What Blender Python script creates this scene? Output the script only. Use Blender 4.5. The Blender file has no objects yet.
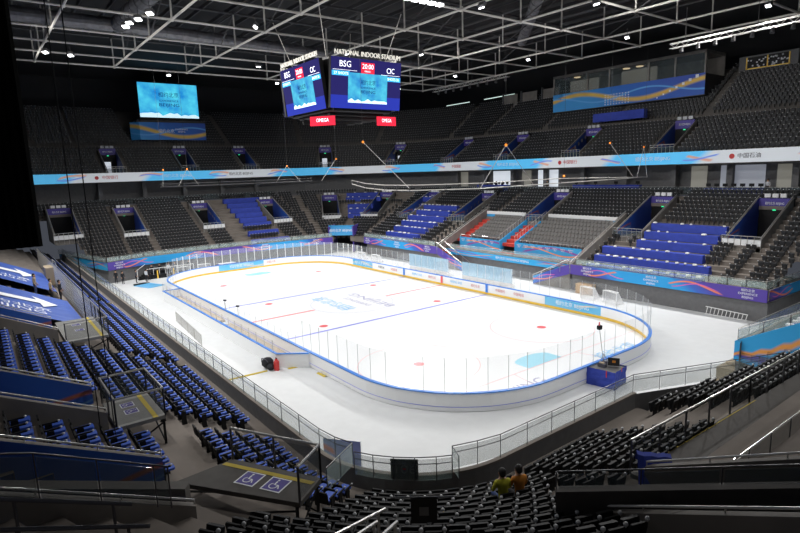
import bpy, math, random
import numpy as np
from mathutils import Matrix, Vector
random.seed(7)
PI=math.pi
COL=bpy.context.scene.collection
sc=bpy.context.scene
# ------------------------------------------------------------------ helpers
def link(o,parent=None):
    COL.objects.link(o)
    if parent is not None: o.parent=parent
    return o
def tag(o,label=None,cat=None,group=None,kind=None):
    if label: o['label']=label
    if cat: o['category']=cat
    if group: o['group']=group
    if kind: o['kind']=kind
    return o
def empty(name,loc=(0,0,0),rz=0,label=None,cat=None,group=None):
    o=bpy.data.objects.new(name,None); o.location=loc; o.rotation_euler=(0,0,rz); o.empty_display_size=.2
    link(o); return tag(o,label,cat,group)
class MB:
    def __init__(s): s.v=[];s.f=[];s.m=[];s.uv=[]
    def poly(s,pts,mi=0,uv=None):
        n=len(s.v); s.v+= [tuple(p) for p in pts]; s.f.append(tuple(range(n,n+len(pts)))); s.m.append(mi)
        s.uv+= uv if uv else [(0,0)]*len(pts)
        return s
    def box(s,c,size,R=None,mi=0):
        hx,hy,hz=size[0]/2,size[1]/2,size[2]/2
        P=[Vector((x*hx,y*hy,z*hz)) for z in (-1,1) for y in (-1,1) for x in (-1,1)]
        if R is not None: P=[R@p for p in P]
        P=[p+Vector(c) for p in P]
        for q in ((0,2,3,1),(4,5,7,6),(0,1,5,4),(2,6,7,3),(0,4,6,2),(1,3,7,5)): s.poly([P[i] for i in q],mi)
        return s
    def bx(s,x0,x1,y0,y1,z0,z1,mi=0): return s.box(((x0+x1)/2,(y0+y1)/2,(z0+z1)/2),(x1-x0,y1-y0,z1-z0),None,mi)
    def tube(s,a,b,r,n=6,mi=0,r2=None,caps=True):
        a=Vector(a);b=Vector(b);d=b-a
        if d.length<1e-6:return s
        q=d.to_track_quat('Z','Y').to_matrix(); r2=r if r2 is None else r2
        A=[a+q@Vector((r*math.cos(2*PI*i/n),r*math.sin(2*PI*i/n),0)) for i in range(n)]
        B=[b+q@Vector((r2*math.cos(2*PI*i/n),r2*math.sin(2*PI*i/n),0)) for i in range(n)]
        for i in range(n):
            j=(i+1)%n; s.poly([A[i],A[j],B[j],B[i]],mi)
        if caps: s.poly(A[::-1],mi); s.poly(B,mi)
        return s
    def path(s,pts,r,n=6,mi=0):
        for a,b in zip(pts[:-1],pts[1:]): s.tube(a,b,r,n,mi)
        return s
    def lathe(s,c,prof,n=14,mi=0):
        for (r0,z0),(r1,z1) in zip(prof[:-1],prof[1:]):
            for i in range(n):
                a=2*PI*i/n;b=2*PI*(i+1)/n
                s.poly([(c[0]+r0*math.cos(a),c[1]+r0*math.sin(a),c[2]+z0),(c[0]+r0*math.cos(b),c[1]+r0*math.sin(b),c[2]+z0),(c[0]+r1*math.cos(b),c[1]+r1*math.sin(b),c[2]+z1),(c[0]+r1*math.cos(a),c[1]+r1*math.sin(a),c[2]+z1)],mi)
        return s
    def ball(s,c,r,n=8,mi=0,sz=1):
        s.lathe(c,[(max(1e-4,r*math.sin(PI*k/5)),-r*sz*math.cos(PI*k/5)) for k in range(6)],n,mi); return s
    def prism(s,poly,z0,z1,mi=0):
        n=len(poly)
        s.poly([(x,y,z1) for x,y in poly],mi); s.poly([(x,y,z0) for x,y in poly][::-1],mi)
        for i in range(n):
            a=poly[i];b=poly[(i+1)%n]; s.poly([(*a,z0),(*b,z0),(*b,z1),(*a,z1)],mi)
        return s
    def mesh(s,name,mats):
        me=bpy.data.meshes.new(name); me.from_pydata(s.v,[],s.f)
        for m in (mats if isinstance(mats,(list,tuple)) else [mats]): me.materials.append(m)
        me.polygons.foreach_set('material_index',s.m)
        u=me.uv_layers.new(name='UVMap'); u.data.foreach_set('uv',np.array(s.uv,dtype=np.float32).ravel())
        me.update(); return me
    def build(s,name,mats,parent=None,weld=True,smooth=False):
        me=s.mesh(name,mats)
        if weld:
            import bmesh
            bm=bmesh.new(); bm.from_mesh(me); bmesh.ops.remove_doubles(bm,verts=bm.verts,dist=1e-4); bmesh.ops.recalc_face_normals(bm,faces=bm.faces); bm.to_mesh(me); bm.free()
        if smooth: me.polygons.foreach_set('use_smooth',[True]*len(me.polygons))
        return link(bpy.data.objects.new(name,me),parent)
# ------------------------------------------------------------------ materials
def N(nt,t,**k):
    n=nt.nodes.new(t)
    for a,b in k.items(): setattr(n,a,b)
    return n
def mat(name,col,rough=.6,metal=0,var=0,scale=3.,emit=0,ecol=None,spec=.5,bump=0):
    m=bpy.data.materials.new(name); m.use_nodes=True; nt=m.node_tree; b=nt.nodes['Principled BSDF']
    b.inputs['Base Color'].default_value=(*col,1); b.inputs['Roughness'].default_value=rough; b.inputs['Metallic'].default_value=metal
    b.inputs['Specular IOR Level'].default_value=spec
    if emit: b.inputs['Emission Color'].default_value=(*(ecol or col),1); b.inputs['Emission Strength'].default_value=emit
    if var or bump:
        tc=N(nt,'ShaderNodeTexCoord'); no=N(nt,'ShaderNodeTexNoise'); no.inputs['Scale'].default_value=scale; no.inputs['Detail'].default_value=4
        nt.links.new(tc.outputs['Object'],no.inputs['Vector'])
        if var:
            r=N(nt,'ShaderNodeValToRGB'); r.color_ramp.elements[0].position=.3; r.color_ramp.elements[1].position=.7
            r.color_ramp.elements[0].color=(*[c*(1-var) for c in col],1); r.color_ramp.elements[1].color=(*[min(1,c*(1+var)) for c in col],1)
            nt.links.new(no.outputs['Fac'],r.inputs['Fac']); nt.links.new(r.outputs['Color'],b.inputs['Base Color'])
        if bump:
            bu=N(nt,'ShaderNodeBump'); bu.inputs['Strength'].default_value=bump; bu.inputs['Distance'].default_value=.02
            nt.links.new(no.outputs['Fac'],bu.inputs['Height']); nt.links.new(bu.outputs['Normal'],b.inputs['Normal'])
    return m
def glass(name,col,fac,rough=.05):
    m=bpy.data.materials.new(name); m.use_nodes=True; nt=m.node_tree; nt.nodes.clear()
    o=N(nt,'ShaderNodeOutputMaterial'); mx=N(nt,'ShaderNodeMixShader'); t=N(nt,'ShaderNodeBsdfTransparent'); b=N(nt,'ShaderNodeBsdfPrincipled')
    b.inputs['Base Color'].default_value=(*col,1); b.inputs['Roughness'].default_value=rough
    mx.inputs[0].default_value=fac
    nt.links.new(t.outputs[0],mx.inputs[1]); nt.links.new(b.outputs[0],mx.inputs[2]); nt.links.new(mx.outputs[0],o.inputs[0])
    return m
def wave(name,stops,freq=.5,seed=0.,emit=0,amp=.34,k=.07,presence=.5,bands=((.10,(.9,.25,.08)),(.06,(.75,.12,.4))),period=None,u0=0.):
    """printed banner: flat colour fields along the length with thin flowing ribbons"""
    m=bpy.data.materials.new(name); m.use_nodes=True; nt=m.node_tree; L=nt.links; b=nt.nodes['Principled BSDF']; b.inputs['Roughness'].default_value=.55
    uv=N(nt,'ShaderNodeUVMap'); sp=N(nt,'ShaderNodeSeparateXYZ'); L.new(uv.outputs[0],sp.inputs[0])
    def M(op,a,c=None,d=None):
        n=N(nt,'ShaderNodeMath',operation=op)
        for i,x in enumerate((a,c,d)):
            if x is None: continue
            if isinstance(x,(int,float)): n.inputs[i].default_value=x
            else: L.new(x,n.inputs[i])
        return n.outputs[0]
    U,V=sp.outputs[0],sp.outputs[1]
    def noise(sc_,off):
        n=N(nt,'ShaderNodeTexNoise',noise_dimensions='1D'); n.inputs['Scale'].default_value=1; n.inputs['Detail'].default_value=0
        L.new(M('MULTIPLY_ADD',U,sc_,off+seed),n.inputs['W']); return n.outputs['Fac']
    r=N(nt,'ShaderNodeValToRGB'); e=r.color_ramp.elements
    e[0].position=stops[0][0]; e[0].color=(*stops[0][1],1); e[1].position=stops[-1][0]; e[1].color=(*stops[-1][1],1)
    for p,c in stops[1:-1]:
        x=e.new(p); x.color=(*c,1)
    if period:
        base=M('MULTIPLY_ADD',M('COSINE',M('MULTIPLY',M('ADD',M('SUBTRACT',U,u0),M('MULTIPLY',V,1.6)),2*PI/period)),.5,.5); L.new(base,r.inputs['Fac'])
    else: L.new(M('ADD',noise(k,3.1),M('MULTIPLY',M('SUBTRACT',V,.5),.10)),r.inputs['Fac'])
    col=r.outputs['Color']
    gate=N(nt,'ShaderNodeMapRange'); gate.inputs[1].default_value=presence-.04; gate.inputs[2].default_value=presence+.04
    L.new(noise(k*1.7,9.7) if not period else M('SUBTRACT',1.,M('ABSOLUTE',M('MULTIPLY_ADD',base,2.,-1.))),gate.inputs[0])
    for i,(w,c) in enumerate(bands):
        s=M('SINE',M('MULTIPLY_ADD',U,freq*(1+.35*i),seed+i*1.1))
        y=M('MULTIPLY_ADD',s,amp*(1-.3*i),.5)
        dist=M('ABSOLUTE',M('SUBTRACT',V,y))
        mr=N(nt,'ShaderNodeMapRange'); mr.inputs[1].default_value=w; mr.inputs[2].default_value=w*.3; L.new(dist,mr.inputs[0])
        mx=N(nt,'ShaderNodeMix',data_type='RGBA'); L.new(M('MULTIPLY',mr.outputs[0],gate.outputs[0]),mx.inputs[0]); L.new(col,mx.inputs[6]); mx.inputs[7].default_value=(*c,1); col=mx.outputs[2]
    L.new(col,b.inputs['Base Color'])
    if emit: L.new(col,b.inputs['Emission Color']); b.inputs['Emission Strength'].default_value=emit
    return m
M={}
M['ice']=mat('ice',(.93,.95,.97),.25,spec=.4)
M['cover']=mat('white_floor_covering',(.66,.675,.685),.6,var=.03,scale=1.3)
M['concrete']=mat('concrete',(.20,.185,.17),.85,var=.18,scale=.8)
M['tread']=mat('terrace_concrete',(.19,.165,.145),.9,var=.15,scale=.6)
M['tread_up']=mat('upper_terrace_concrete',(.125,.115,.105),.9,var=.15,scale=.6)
M['darkwall']=mat('dark_wall',(.03,.03,.032),.9)
M['greywall']=mat('grey_wall',(.14,.14,.145),.8,var=.1)
M['roof']=mat('roof_deck',(.022,.022,.024),.9)
M['curtain']=mat('black_molton',(.004,.004,.004),1.,spec=.05)
M['steel']=mat('painted_white_steel',(.55,.53,.49),.5,metal=.1)
M['steel_dark']=mat('dark_steel',(.06,.06,.063),.6,metal=.2)
M['duct']=mat('duct_metal',(.17,.17,.18),.5,metal=.4,var=.2,scale=2)
M['rail']=mat('stainless_rail',(.55,.54,.52),.3,metal=.7)
M['rail_dark']=mat('dark_handrail',(.10,.10,.11),.35,metal=.6)
M['black']=mat('black_plastic',(.010,.010,.011),.6,spec=.25)
M['seatback']=mat('black_seat_plastic',(.011,.011,.012),.6,var=.2,scale=5,spec=.2)
M['farseat']=mat('charcoal_seat_plastic',(.026,.027,.030),.5)
M['farseat2']=mat('grey_seat_plastic',(.14,.135,.13),.6)
M['bluepad']=mat('blue_seat_pad',(.035,.10,.50),.6,var=.15,scale=9)
M['bluedrape']=mat('blue_fabric',(.028,.055,.38),.75,var=.12,scale=2,bump=.4)
M['bluetarp']=mat('blue_tarpaulin',(.03,.09,.40),.55,var=.1,scale=.7,bump=.3)
M['knob']=mat('grey_plastic_tip',(.55,.56,.58),.5)
M['white']=mat('white_plastic',(.8,.8,.8),.5)
M['print_white']=mat('white_print',(.85,.87,.9),.6)
M['board']=mat('white_board',(.86,.87,.88),.35)
M['bluerail']=mat('blue_cap_rail',(.03,.22,.75),.35)
M['yellow']=mat('yellow_kickplate',(.85,.55,.06),.4)
M['yellow_tape']=mat('yellow_tape',(.55,.42,.05),.7)
M['redline']=mat('red_ice_paint',(.85,.12,.14),.3)
M['paleredline']=mat('pale_red_ice_paint',(.88,.45,.47),.3)
M['blueline']=mat('blue_ice_paint',(.18,.20,.78),.3)
M['crease']=mat('crease_blue',(.35,.72,.88),.3)
M['logo_blue']=mat('logo_light_blue',(.15,.5,.85),.3)
M['logo_grey']=mat('logo_violet_grey',(.35,.35,.55),.3)
M['red']=mat('red_carpet',(.50,.05,.035),.8,var=.1)
M['redbox']=mat('red_plastic',(.6,.03,.03),.4)
M['purple']=mat('purple_sign',(.07,.05,.30),.5)
M['ltblue']=mat('light_blue_panel',(.03,.33,.68),.5)
M['wood']=mat('plywood',(.50,.34,.19),.6,var=.1)
M['benchfloor']=mat('tan_rubber_floor',(.50,.42,.33),.7)
M['orange']=mat('orange_marker',(.9,.25,.02),.5,emit=.6)
M['glass']=glass('rink_glass',(.85,.9,.92),.09)
M['glassfar']=glass('far_rink_glass',(.85,.9,.92),.22)  # same glass as near, pale light haze mixed into the far panes
M['railglass']=glass('railing_glass',(.62,.75,.72),.28)
M['darkglass']=glass('dark_railing_glass',(.10,.13,.14),.35)
M['tintglass']=glass('blue_tinted_glass',(.45,.72,.9),.55)
M['skin']=mat('skin',(.45,.26,.17),.6)
M['hair']=mat('black_hair',(.012,.01,.01),.7)
M['yshirt']=mat('yellow_green_shirt',(.50,.48,.03),.8)
M['oshirt']=mat('orange_shirt',(.55,.20,.02),.8)
M['tan']=mat('tan_jacket',(.36,.29,.20),.8)
M['darkcloth']=mat('dark_clothes',(.015,.016,.022),.85)
M['greycloth']=mat('grey_clothes',(.08,.08,.1),.85)
M['whitecloth']=mat('white_jacket',(.65,.66,.7),.8)
M['jeans']=mat('blue_trousers',(.04,.07,.2),.85)
M['lit']=mat('lit_room',(.75,.78,.8),.6,emit=.45,ecol=(.8,.86,.95))
M['litmid']=mat('softly_lit_room',(.4,.42,.45),.6,emit=.13,ecol=(.75,.8,.95))
M['litdim']=mat('dim_lit_room',(.3,.3,.28),.6,emit=.10,ecol=(.75,.72,.6))
M['lamp']=mat('lamp_face',(1,1,1),.4,emit=6,ecol=(.95,.97,1))
M['green']=mat('green_exit_light',(.02,.5,.2),.4,emit=1.2)
M['navy_led']=mat('navy_led_face',(.01,.01,.03),.4,emit=.6,ecol=(.022,.018,.15))
M['navy_led2']=mat('blue_led_face',(.01,.015,.08),.4,emit=.55,ecol=(.03,.05,.55))
M['led_cyan']=mat('cyan_led',(.05,.35,.7),.4,emit=.7,ecol=(.03,.42,.80))
M['led_red']=mat('red_led',(.6,.02,.04),.4,emit=.7,ecol=(.75,.02,.05))
M['led_white']=mat('white_led_text',(.8,.8,.9),.4,emit=1.0,ecol=(.85,.87,1))
M['led_navy_text']=mat('navy_led_text',(.005,.01,.06),.4,emit=.4,ecol=(.005,.02,.16))
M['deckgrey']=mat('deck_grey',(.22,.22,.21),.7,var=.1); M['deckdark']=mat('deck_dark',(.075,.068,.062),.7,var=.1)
LB=(.02,.36,.78);BL=(.02,.16,.62);PU=(.09,.05,.36);WH=(.50,.53,.56)
M['fascia']=wave('fascia_banner',[(.25,LB),(.5,(.04,.13,.55)),(.8,PU)],.9,2.3,presence=.35,period=19.,u0=0.)
M['fascia2']=wave('light_blue_banner',[(.2,LB),(.6,(.03,.42,.8)),(.8,BL)],.45,5.1,k=.06,presence=.45,bands=((.12,(.25,.1,.45)),(.07,(.85,.35,.08))))
M['orangebanner']=wave('orange_swirl_banner',[(.2,LB),(.8,(.03,.40,.80))],.42,3.9,k=.06,presence=.1,amp=.30,bands=((.16,(.10,.08,.40)),(.10,(.85,.35,.08))))
M['vomwall']=wave('vomitory_banner',[(.3,(.015,.04,.22)),(.55,(.02,.10,.45)),(.75,(.05,.04,.2))],.6,1.7,k=.12,presence=.5,bands=((.10,(.35,.10,.06)),(.05,(.1,.25,.5))))
M['ribbon']=wave('led_ribbon',[(.45,(.08,.44,.76)),(.62,WH)],.55,4.4,emit=.38,presence=.55,amp=.3,period=23.75,u0=43.25,bands=((.16,(.55,.30,.22)),(.10,(.12,.22,.62))))
M['bigbanner']=wave('blue_gold_banner',[(.3,(.05,.33,.75)),(.5,(.02,.16,.62)),(.7,(.03,.08,.45))],.28,.2,k=.05,presence=.2,amp=.32,bands=((.16,(.80,.52,.10)),(.06,(.12,.42,.85))))
def screen_mat():
    m=mat('video_screen',(.05,.4,.7),.4); nt=m.node_tree; L=nt.links; b=nt.nodes['Principled BSDF']
    uv=N(nt,'ShaderNodeUVMap'); no=N(nt,'ShaderNodeTexNoise'); no.inputs['Scale'].default_value=2.2; no.inputs['Detail'].default_value=6; L.new(uv.outputs[0],no.inputs['Vector'])
    r=N(nt,'ShaderNodeValToRGB'); r.color_ramp.elements[0].position=.32; r.color_ramp.elements[0].color=(.005,.20,.62,1); r.color_ramp.elements[1].position=.68; r.color_ramp.elements[1].color=(.10,.72,.88,1)
    L.new(no.outputs['Fac'],r.inputs['Fac']); L.new(r.outputs['Color'],b.inputs['Emission Color']); b.inputs['Emission Strength'].default_value=.78; b.inputs['Base Color'].default_value=(.02,.02,.02,1)
    return m
M['screen']=screen_mat()
M['cloud']=mat('screen_cloud',(.6,.8,.9),.4,emit=.7,ecol=(.62,.85,.95))
# ------------------------------------------------------------------ text
def text(s,size,mt,parent,mtx,name='lettering',depth=.01,width=None,label=None):
    c=bpy.data.curves.new('t','FONT'); c.body=s; c.size=size; c.extrude=depth; c.align_x='CENTER'; c.align_y='CENTER'; c.resolution_u=3
    t=bpy.data.objects.new('t',c); COL.objects.link(t); bpy.context.view_layer.update()
    me=bpy.data.meshes.new_from_object(t.evaluated_get(bpy.context.evaluated_depsgraph_get()))
    bpy.data.objects.remove(t); bpy.data.curves.remove(c)
    if width and len(me.vertices):
        xs=[v.co.x for v in me.vertices]; k=width/(max(xs)-min(xs))
        for v in me.vertices: v.co.x*=k
    me.transform(mtx); me.materials.clear(); me.materials.append(mt); me.name=name
    o=link(bpy.data.objects.new(name,me),parent)
    if label: o['label']=label
    return o
def basis(o,x,y):
    """matrix: text right = x, text up = y, at origin o"""
    x=Vector(x).normalized(); y=Vector(y); z=x.cross(y).normalized(); y=z.cross(x)
    m=Matrix((x,y,z)).transposed().to_4x4(); m.translation=Vector(o); return m
# ------------------------------------------------------------------ bowl frame
AE,AW,B,R0=36.5,35.5,21.4,5.0
CEN={'NE':(31.5,-16.4),'FE':(31.5,16.4),'FW':(-30.5,16.4),'NW':(-30.5,-16.4)}
def nrm(side,s):
    if side=='N':return (0,-1)
    if side=='F':return (0,1)
    if side=='E':return (1,0)
    if side=='W':return (-1,0)
    a={'NE':-PI/2,'FE':0,'FW':PI/2,'NW':PI}[side]+s
    return (math.cos(a),math.sin(a))
def P(side,s,d,z):
    n=nrm(side,s)
    if side=='N':return Vector((s,-B-d,z))
    if side=='F':return Vector((s,B+d,z))
    if side=='E':return Vector((AE+d,s,z))
    if side=='W':return Vector((-AW-d,s,z))
    c=CEN[side]; return Vector((c[0]+n[0]*(R0+d),c[1]+n[1]*(R0+d),z))
def locald(x,y):
    """distance behind the bowl's front line"""
    cx=min(max(x,-30.5),31.5); cy=min(max(y,-16.4),16.4)
    return math.hypot(x-cx,y-cy)-R0 if (cx!=x and cy!=y) else (abs(x-cx)-R0 if cx!=x else abs(y-cy)-R0)
T,RI,D0,Z0=.85,.40,.8,2.2
NR=20
def rowz(i): return Z0+RI*i
def rowd(i): return D0+T*i
def rk(d): return Z0+RI*max(0,(d-D0)/T)      # rake line at the nosing
# vomitories: side, centre s, width, d front, d back
SLOTS=[('F',27.2,3.,7.6,15.4),('F',15.0,3.,7.6,15.4),('F',-.4,3.,9.4,16),('F',-14.6,3.,8.2,15.4),('F',-28.2,3.,8.,15.4),
       ('FW',math.radians(28),3.,7.6,15.4),('W',12.8,3.,7.4,14.6),('W',.2,3.,7.4,14.6),('W',-12.,3.,7.,14.6),
       ('W',-21.,3.2,7.8,15.6),('FW',math.radians(62),3.,7.4,15.),
       ('N',27.7,3.,7.2,14.),('N',13.7,3.,7.2,14.),('N',34.8,3.,6.4,13.),('E',-18.9,3.,6.4,13.)]
def slotframe(sl):
    side,s,w,a,b=sl; n=nrm(side,s); o=P(side,s,0,0); return o,Vector((-n[1],n[0],0)),Vector((n[0],n[1],0))
SF=[(slotframe(s),s) for s in SLOTS]
def in_slot(x,y,pad=0.):
    for (o,t,n),(side,s,w,a,b) in SF:
        q=Vector((x,y,0))-o; 
        if abs(q.dot(t))<w/2+pad and a-pad<q.dot(n)<b: return True
    return False
def wline(x): return -18+.226*(x+33.2)
def overN(x,y): return y<-21.35 and x>-50
def in_tunnel(x,y):
    d=locald(x,y)
    if x>32.4 and y>17.5 and d<6.8: return True         # far right corner opening
    if x<-33. and y<wline(x) and y>-21.35: return True
    if x>35 and -7<y<5.2 and x<36.75+(y+7)*.40: return True
    if 4.4<y<5.2 and 35<x<43.5: return True            # players' tunnel in the near end
    if x<-33.0 and y>18.0 and abs((x+30.5)*1-(-(y-16.4)))<2.6 and d<5.2: return True
    return False
VIPX=(-10.4,12.6)
def sections(upper=False):
    out=[('N',list(np.arange(-50,31.51,.5))),('F',list(np.arange(-30.5,31.51,.5))),('E',list(np.arange(-16.4,16.41,.4))),('W',list(np.arange(-27.2,16.41,.4)))]
    out+=[(k,list(np.linspace(0,PI/2,25))) for k in ('NE','FE','FW')]
    return out
# ================================================================== STRUCTURE
# floor
fl=MB().poly([(-56,-45,0),(60,-45,0),(60,45,0),(-56,45,0)]).build('floor',M['cover']); tag(fl,kind='structure')
# lower terrace
tb=MB()
for side,ss in sections():
    for i in range(NR):
        z=rowz(i); a,b=rowd(i),rowd(i+1)
        for s0,s1 in zip(ss[:-1],ss[1:]):
            sm=(s0+s1)/2; c=P(side,sm,(a+b)/2,0)
            if in_slot(c.x,c.y) or in_tunnel(c.x,c.y) or (side=='W' and overN(c.x,c.y)): continue
            if side=='F' and VIPX[0]<c.x<VIPX[1] and i<4: continue
            mi=1 if (side=='F' and VIPX[0]<c.x<VIPX[1] and i<11) else 0
            tb.poly([P(side,s0,a,z),P(side,s1,a,z),P(side,s1,b,z),P(side,s0,b,z)],mi)
            tb.poly([P(side,s0,a,z-RI),P(side,s1,a,z-RI),P(side,s1,a,z),P(side,s0,a,z)],mi)
    # front walkway strip + inner parapet + concourse
    for s0,s1 in zip(ss[:-1],ss[1:]):
        sm=(s0+s1)/2; c=P(side,sm,.3,0)
        if not in_tunnel(c.x,c.y) and not (side=='W' and sm<-18) and not (side=='F' and VIPX[0]<c.x<VIPX[1]):
            z=Z0
            tb.poly([P(side,s0,.2,z-RI*0),P(side,s1,.2,z),P(side,s1,D0,z),P(side,s0,D0,z)])
            tb.poly([P(side,s0,.2,z-.2),P(side,s1,.2,z-.2),P(side,s1,.2,2.95),P(side,s0,.2,2.95)])
            tb.poly([P(side,s0,0,2.95),P(side,s1,0,2.95),P(side,s1,.2,2.95),P(side,s0,.2,2.95)])
        ztop=rowz(NR-1)+.1; b=rowd(NR)
        tb.poly([P(side,s0,b,ztop),P(side,s1,b,ztop),P(side,s1,b+4.4,ztop),P(side,s0,b+4.4,ztop)])
ter=tb.build('seating_terrace',[M['tread'],M['red']],weld=True); tag(ter,'stepped concrete seating bowl around the rink','terrace',kind='structure')
# wall below the fascia
def band(side,s0,s1,d,z0,z1,n=1,u0=0.,mi=0,mb=None,flip=False):
    mb=mb or MB(); ss=np.linspace(s0,s1,n+1); prev=P(side,ss[0],d,0); u=u0
    for a,b in zip(ss[:-1],ss[1:]):
        p,q=P(side,a,d,0),P(side,b,d,0); l=(q-p).length
        mb.poly([(p.x,p.y,z0),(q.x,q.y,z0),(q.x,q.y,z1),(p.x,p.y,z1)],mi,[(u,0),(u+l,0),(u+l,1),(u,1)]); u+=l
    return mb,u
def bandpts(pts,z0,z1,mb=None,u0=0.,mi=0):
    mb=mb or MB(); u=u0
    for p,q in zip(pts[:-1],pts[1:]):
        l=math.hypot(q[0]-p[0],q[1]-p[1]); mb.poly([(p[0],p[1],z0),(q[0],q[1],z0),(q[0],q[1],z1),(p[0],p[1],z1)],mi,[(u,0),(u+l,0),(u+l,1),(u,1)]); u+=l
    return mb,u
def arc(side,a0,a1,n,d): return [tuple(P(side,math.radians(a),d,0))[:2] for a in np.linspace(a0,a1,n+1)]
wall=MB()
bandpts([(-50,-B-.25),(30,-B-.25)]+arc('NE',0,90,12,.25)+[(AE+.25,-7.)],0,2.9,wall)
bandpts([(-29,B+.25),(VIPX[0],B+.25)],0,2.9,wall); bandpts([(VIPX[0],B+1.75),(VIPX[1],B+1.75)],0,2.9,wall); bandpts([(VIPX[1],B+.25),(32.4,B+.25),(32.6,29)],0,2.9,wall)
bandpts([(-33.6,-18),(-35.7,-12),(-36.3,-6),(-36.4,0),(-36.3,6),(-35.8,12),(-34.4,18.)],0,2.9,wall); bandpts([(-33.6,-17.9),(-50,-21.65)],0,3.,wall)
bandpts([(AE+.2,5.),(AE+.25,16.4),(36.,19),(45,23)],0,2.9,wall); bandpts([(AE+.25,-7.),(41.4,4.6),(44,4.7)],0,2.95,wall); bandpts([(AE-.1,5.3),(44,5.35)],0,2.6,wall)
w=wall.build('wall_bowl',M['greywall']); tag(w,kind='structure')
# outer walls of the hall, concourse walls
ow=MB()
def concourse(side,s0,s1,n,d=22.,z0=9.8,z1=13.9): band(side,s0,s1,d,z0,z1,n,mb=ow)
concourse('W',-34,16.4,1); concourse('F',-30.5,31.5,1); concourse('FW',0,PI/2,10); concourse('FE',0,PI/2,10)
o=ow.build('wall_concourse',M['greywall']); tag(o,kind='structure')
hw=MB(); bandpts([(-78,-60),(-78,62),(-60,66),(75,66),(75,30)],9,34,hw)
o=hw.build('wall_hall',M['darkwall']); tag(o,kind='structure')
# ================================================================== UPPER TIER
UD0,UZ0,UT,UR,UN=18.6,15.0,.85,.50,9     # lower section
VD0,VZ0,VR,VN=UD0+UT*UN+1.1,20.3,.56,13
USLOTS=[('F',x,2.6,19.4,25.) for x in (29.5,12.5,-1.5,-15.5,-29.)]+[('FE',math.radians(42),2.6,19.4,25.)]+[('W',y,2.6,19.4,25.) for y in (12.5,.8,-11.5)]+[('FW',math.radians(a),2.6,19.4,25.) for a in (30,62)]+[('NW',math.radians(62),2.6,19.4,25.)]
USF=[(slotframe(s),s) for s in USLOTS]
def in_uslot(x,y,pad=0.):
    for (o,t,n),(side,s,w,a,b) in USF:
        q=Vector((x,y,0))-o
        if abs(q.dot(t))<w/2+pad and a-pad<q.dot(n)<b: return True
    return False
ut=MB(); ur=[(UD0+UT*i,UZ0+UR*i) for i in range(UN)]+[(VD0+UT*i,VZ0+VR*i) for i in range(VN)]
USEC=[('F',list(np.arange(-30.5,31.51,.62))),('W',list(np.arange(-16.4,16.41,.41))),('FW',list(np.linspace(0,PI/2,41))),('FE',list(np.linspace(0,PI/2,41))),('NW',list(np.linspace(0,PI/2,41)))]
for side,ss in USEC:
    prof=[(17.5,13.6),(17.5,14.55),(UD0,14.6),(UD0,UZ0)]
    for i,(d,z) in enumerate(ur):
        dn=ur[i+1][0] if i+1<len(ur) else d+2.5; zn=ur[i+1][1] if i+1<len(ur) else z+.01
        prof+= [(dn,z),(dn,zn)]
    for s0,s1 in zip(ss[:-1],ss[1:]):
        for (da,za),(db,zb) in zip(prof[:-1],prof[1:]):
            c=P(side,(s0+s1)/2,(da+db)/2,0)
            if in_uslot(c.x,c.y): continue
            ut.poly([P(side,s0,da,za),P(side,s1,da,za),P(side,s1,db,zb),P(side,s0,db,zb)])
        ut.poly([P(side,s0,17.5,13.6),P(side,s1,17.5,13.6),P(side,s1,22.,13.6),P(side,s0,22.,13.6)])
        de,ze=prof[-1]
        ut.poly([P(side,s0,de,ze),P(side,s1,de,ze),P(side,s1,de,ze+.55),P(side,s0,de,ze+.55)])
o=ut.build('upper_seating_terrace',M['tread_up']); tag(o,'stepped concrete upper tier behind the light ribbon','terrace',kind='structure')
# ribbon board
rb=MB(); u=0.
_,u=band('NW',math.radians(25),PI/2,17.35,13.72,15.2,24,u,mb=rb)
for args in (('W',16.4,-16.4,8),):
    pass
RIB=[]
def ribseg(side,s0,s1,n):
    global u
    _,u=band(side,s0,s1,17.35,13.72,15.2,n,u,mb=rb)
rb=MB();u=0.
for side,s0,s1,n in (('FE',PI/2*.95,0,24),('F',31.5,-30.5,40),('FW',0,PI/2,30),('W',16.4,-16.4,20),('NW',0,PI/2,24)):
    if side=='FE': s0,s1=0,PI/2; ribseg(side,s0,s1,n)
    else: ribseg(side,s0,s1,n)
ribr=empty('ribbon_board',(0,B+17.35,13.7),0,'long light-blue and white LED ribbon board running along the balcony front','ribbon board')
ribm=rb.build('led_face',M['ribbon'],ribr); ribm.matrix_parent_inverse=Matrix.Translation((0,-(B+17.35),-13.7))
bk=MB()
for side,s0,s1,n in (('FE',0,PI/2,24),('F',31.5,-30.5,10),('FW',0,PI/2,30),('W',16.4,-16.4,4),('NW',0,PI/2*.75,24)):
    for zz,dd0,dd1 in ((15.25,17.3,17.6),(13.66,17.3,17.6)):
        ss=np.linspace(s0,s1,n+1)
        for a,b in zip(ss[:-1],ss[1:]):
            bk.poly([P(side,a,dd0,zz),P(side,b,dd0,zz),P(side,b,dd1,zz),P(side,a,dd1,zz)])
bko=bk.build('housing',M['steel_dark'],ribr); bko.matrix_parent_inverse=ribm.matrix_parent_inverse
def ptext(side,s,d,z,st,size,mt,parent,up=(0,0,1),inv=None,name='lettering',width=None):
    n=nrm(side,s); out=Vector((-n[0],-n[1],0)); right=Vector((0,0,1)).cross(out)
    p=P(side,s,d,z)+out*.03
    o=text(st,size,mt,parent,basis(p,right,(0,0,1)),name,.005,width)
    if inv is not None: o.matrix_parent_inverse=inv
    return o
ri=ribm.matrix_parent_inverse
M['ink_red']=mat('red_ink',(.6,.04,.04),.5); M['ink_dark']=mat('dark_ink',(.05,.05,.07),.5)
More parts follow.
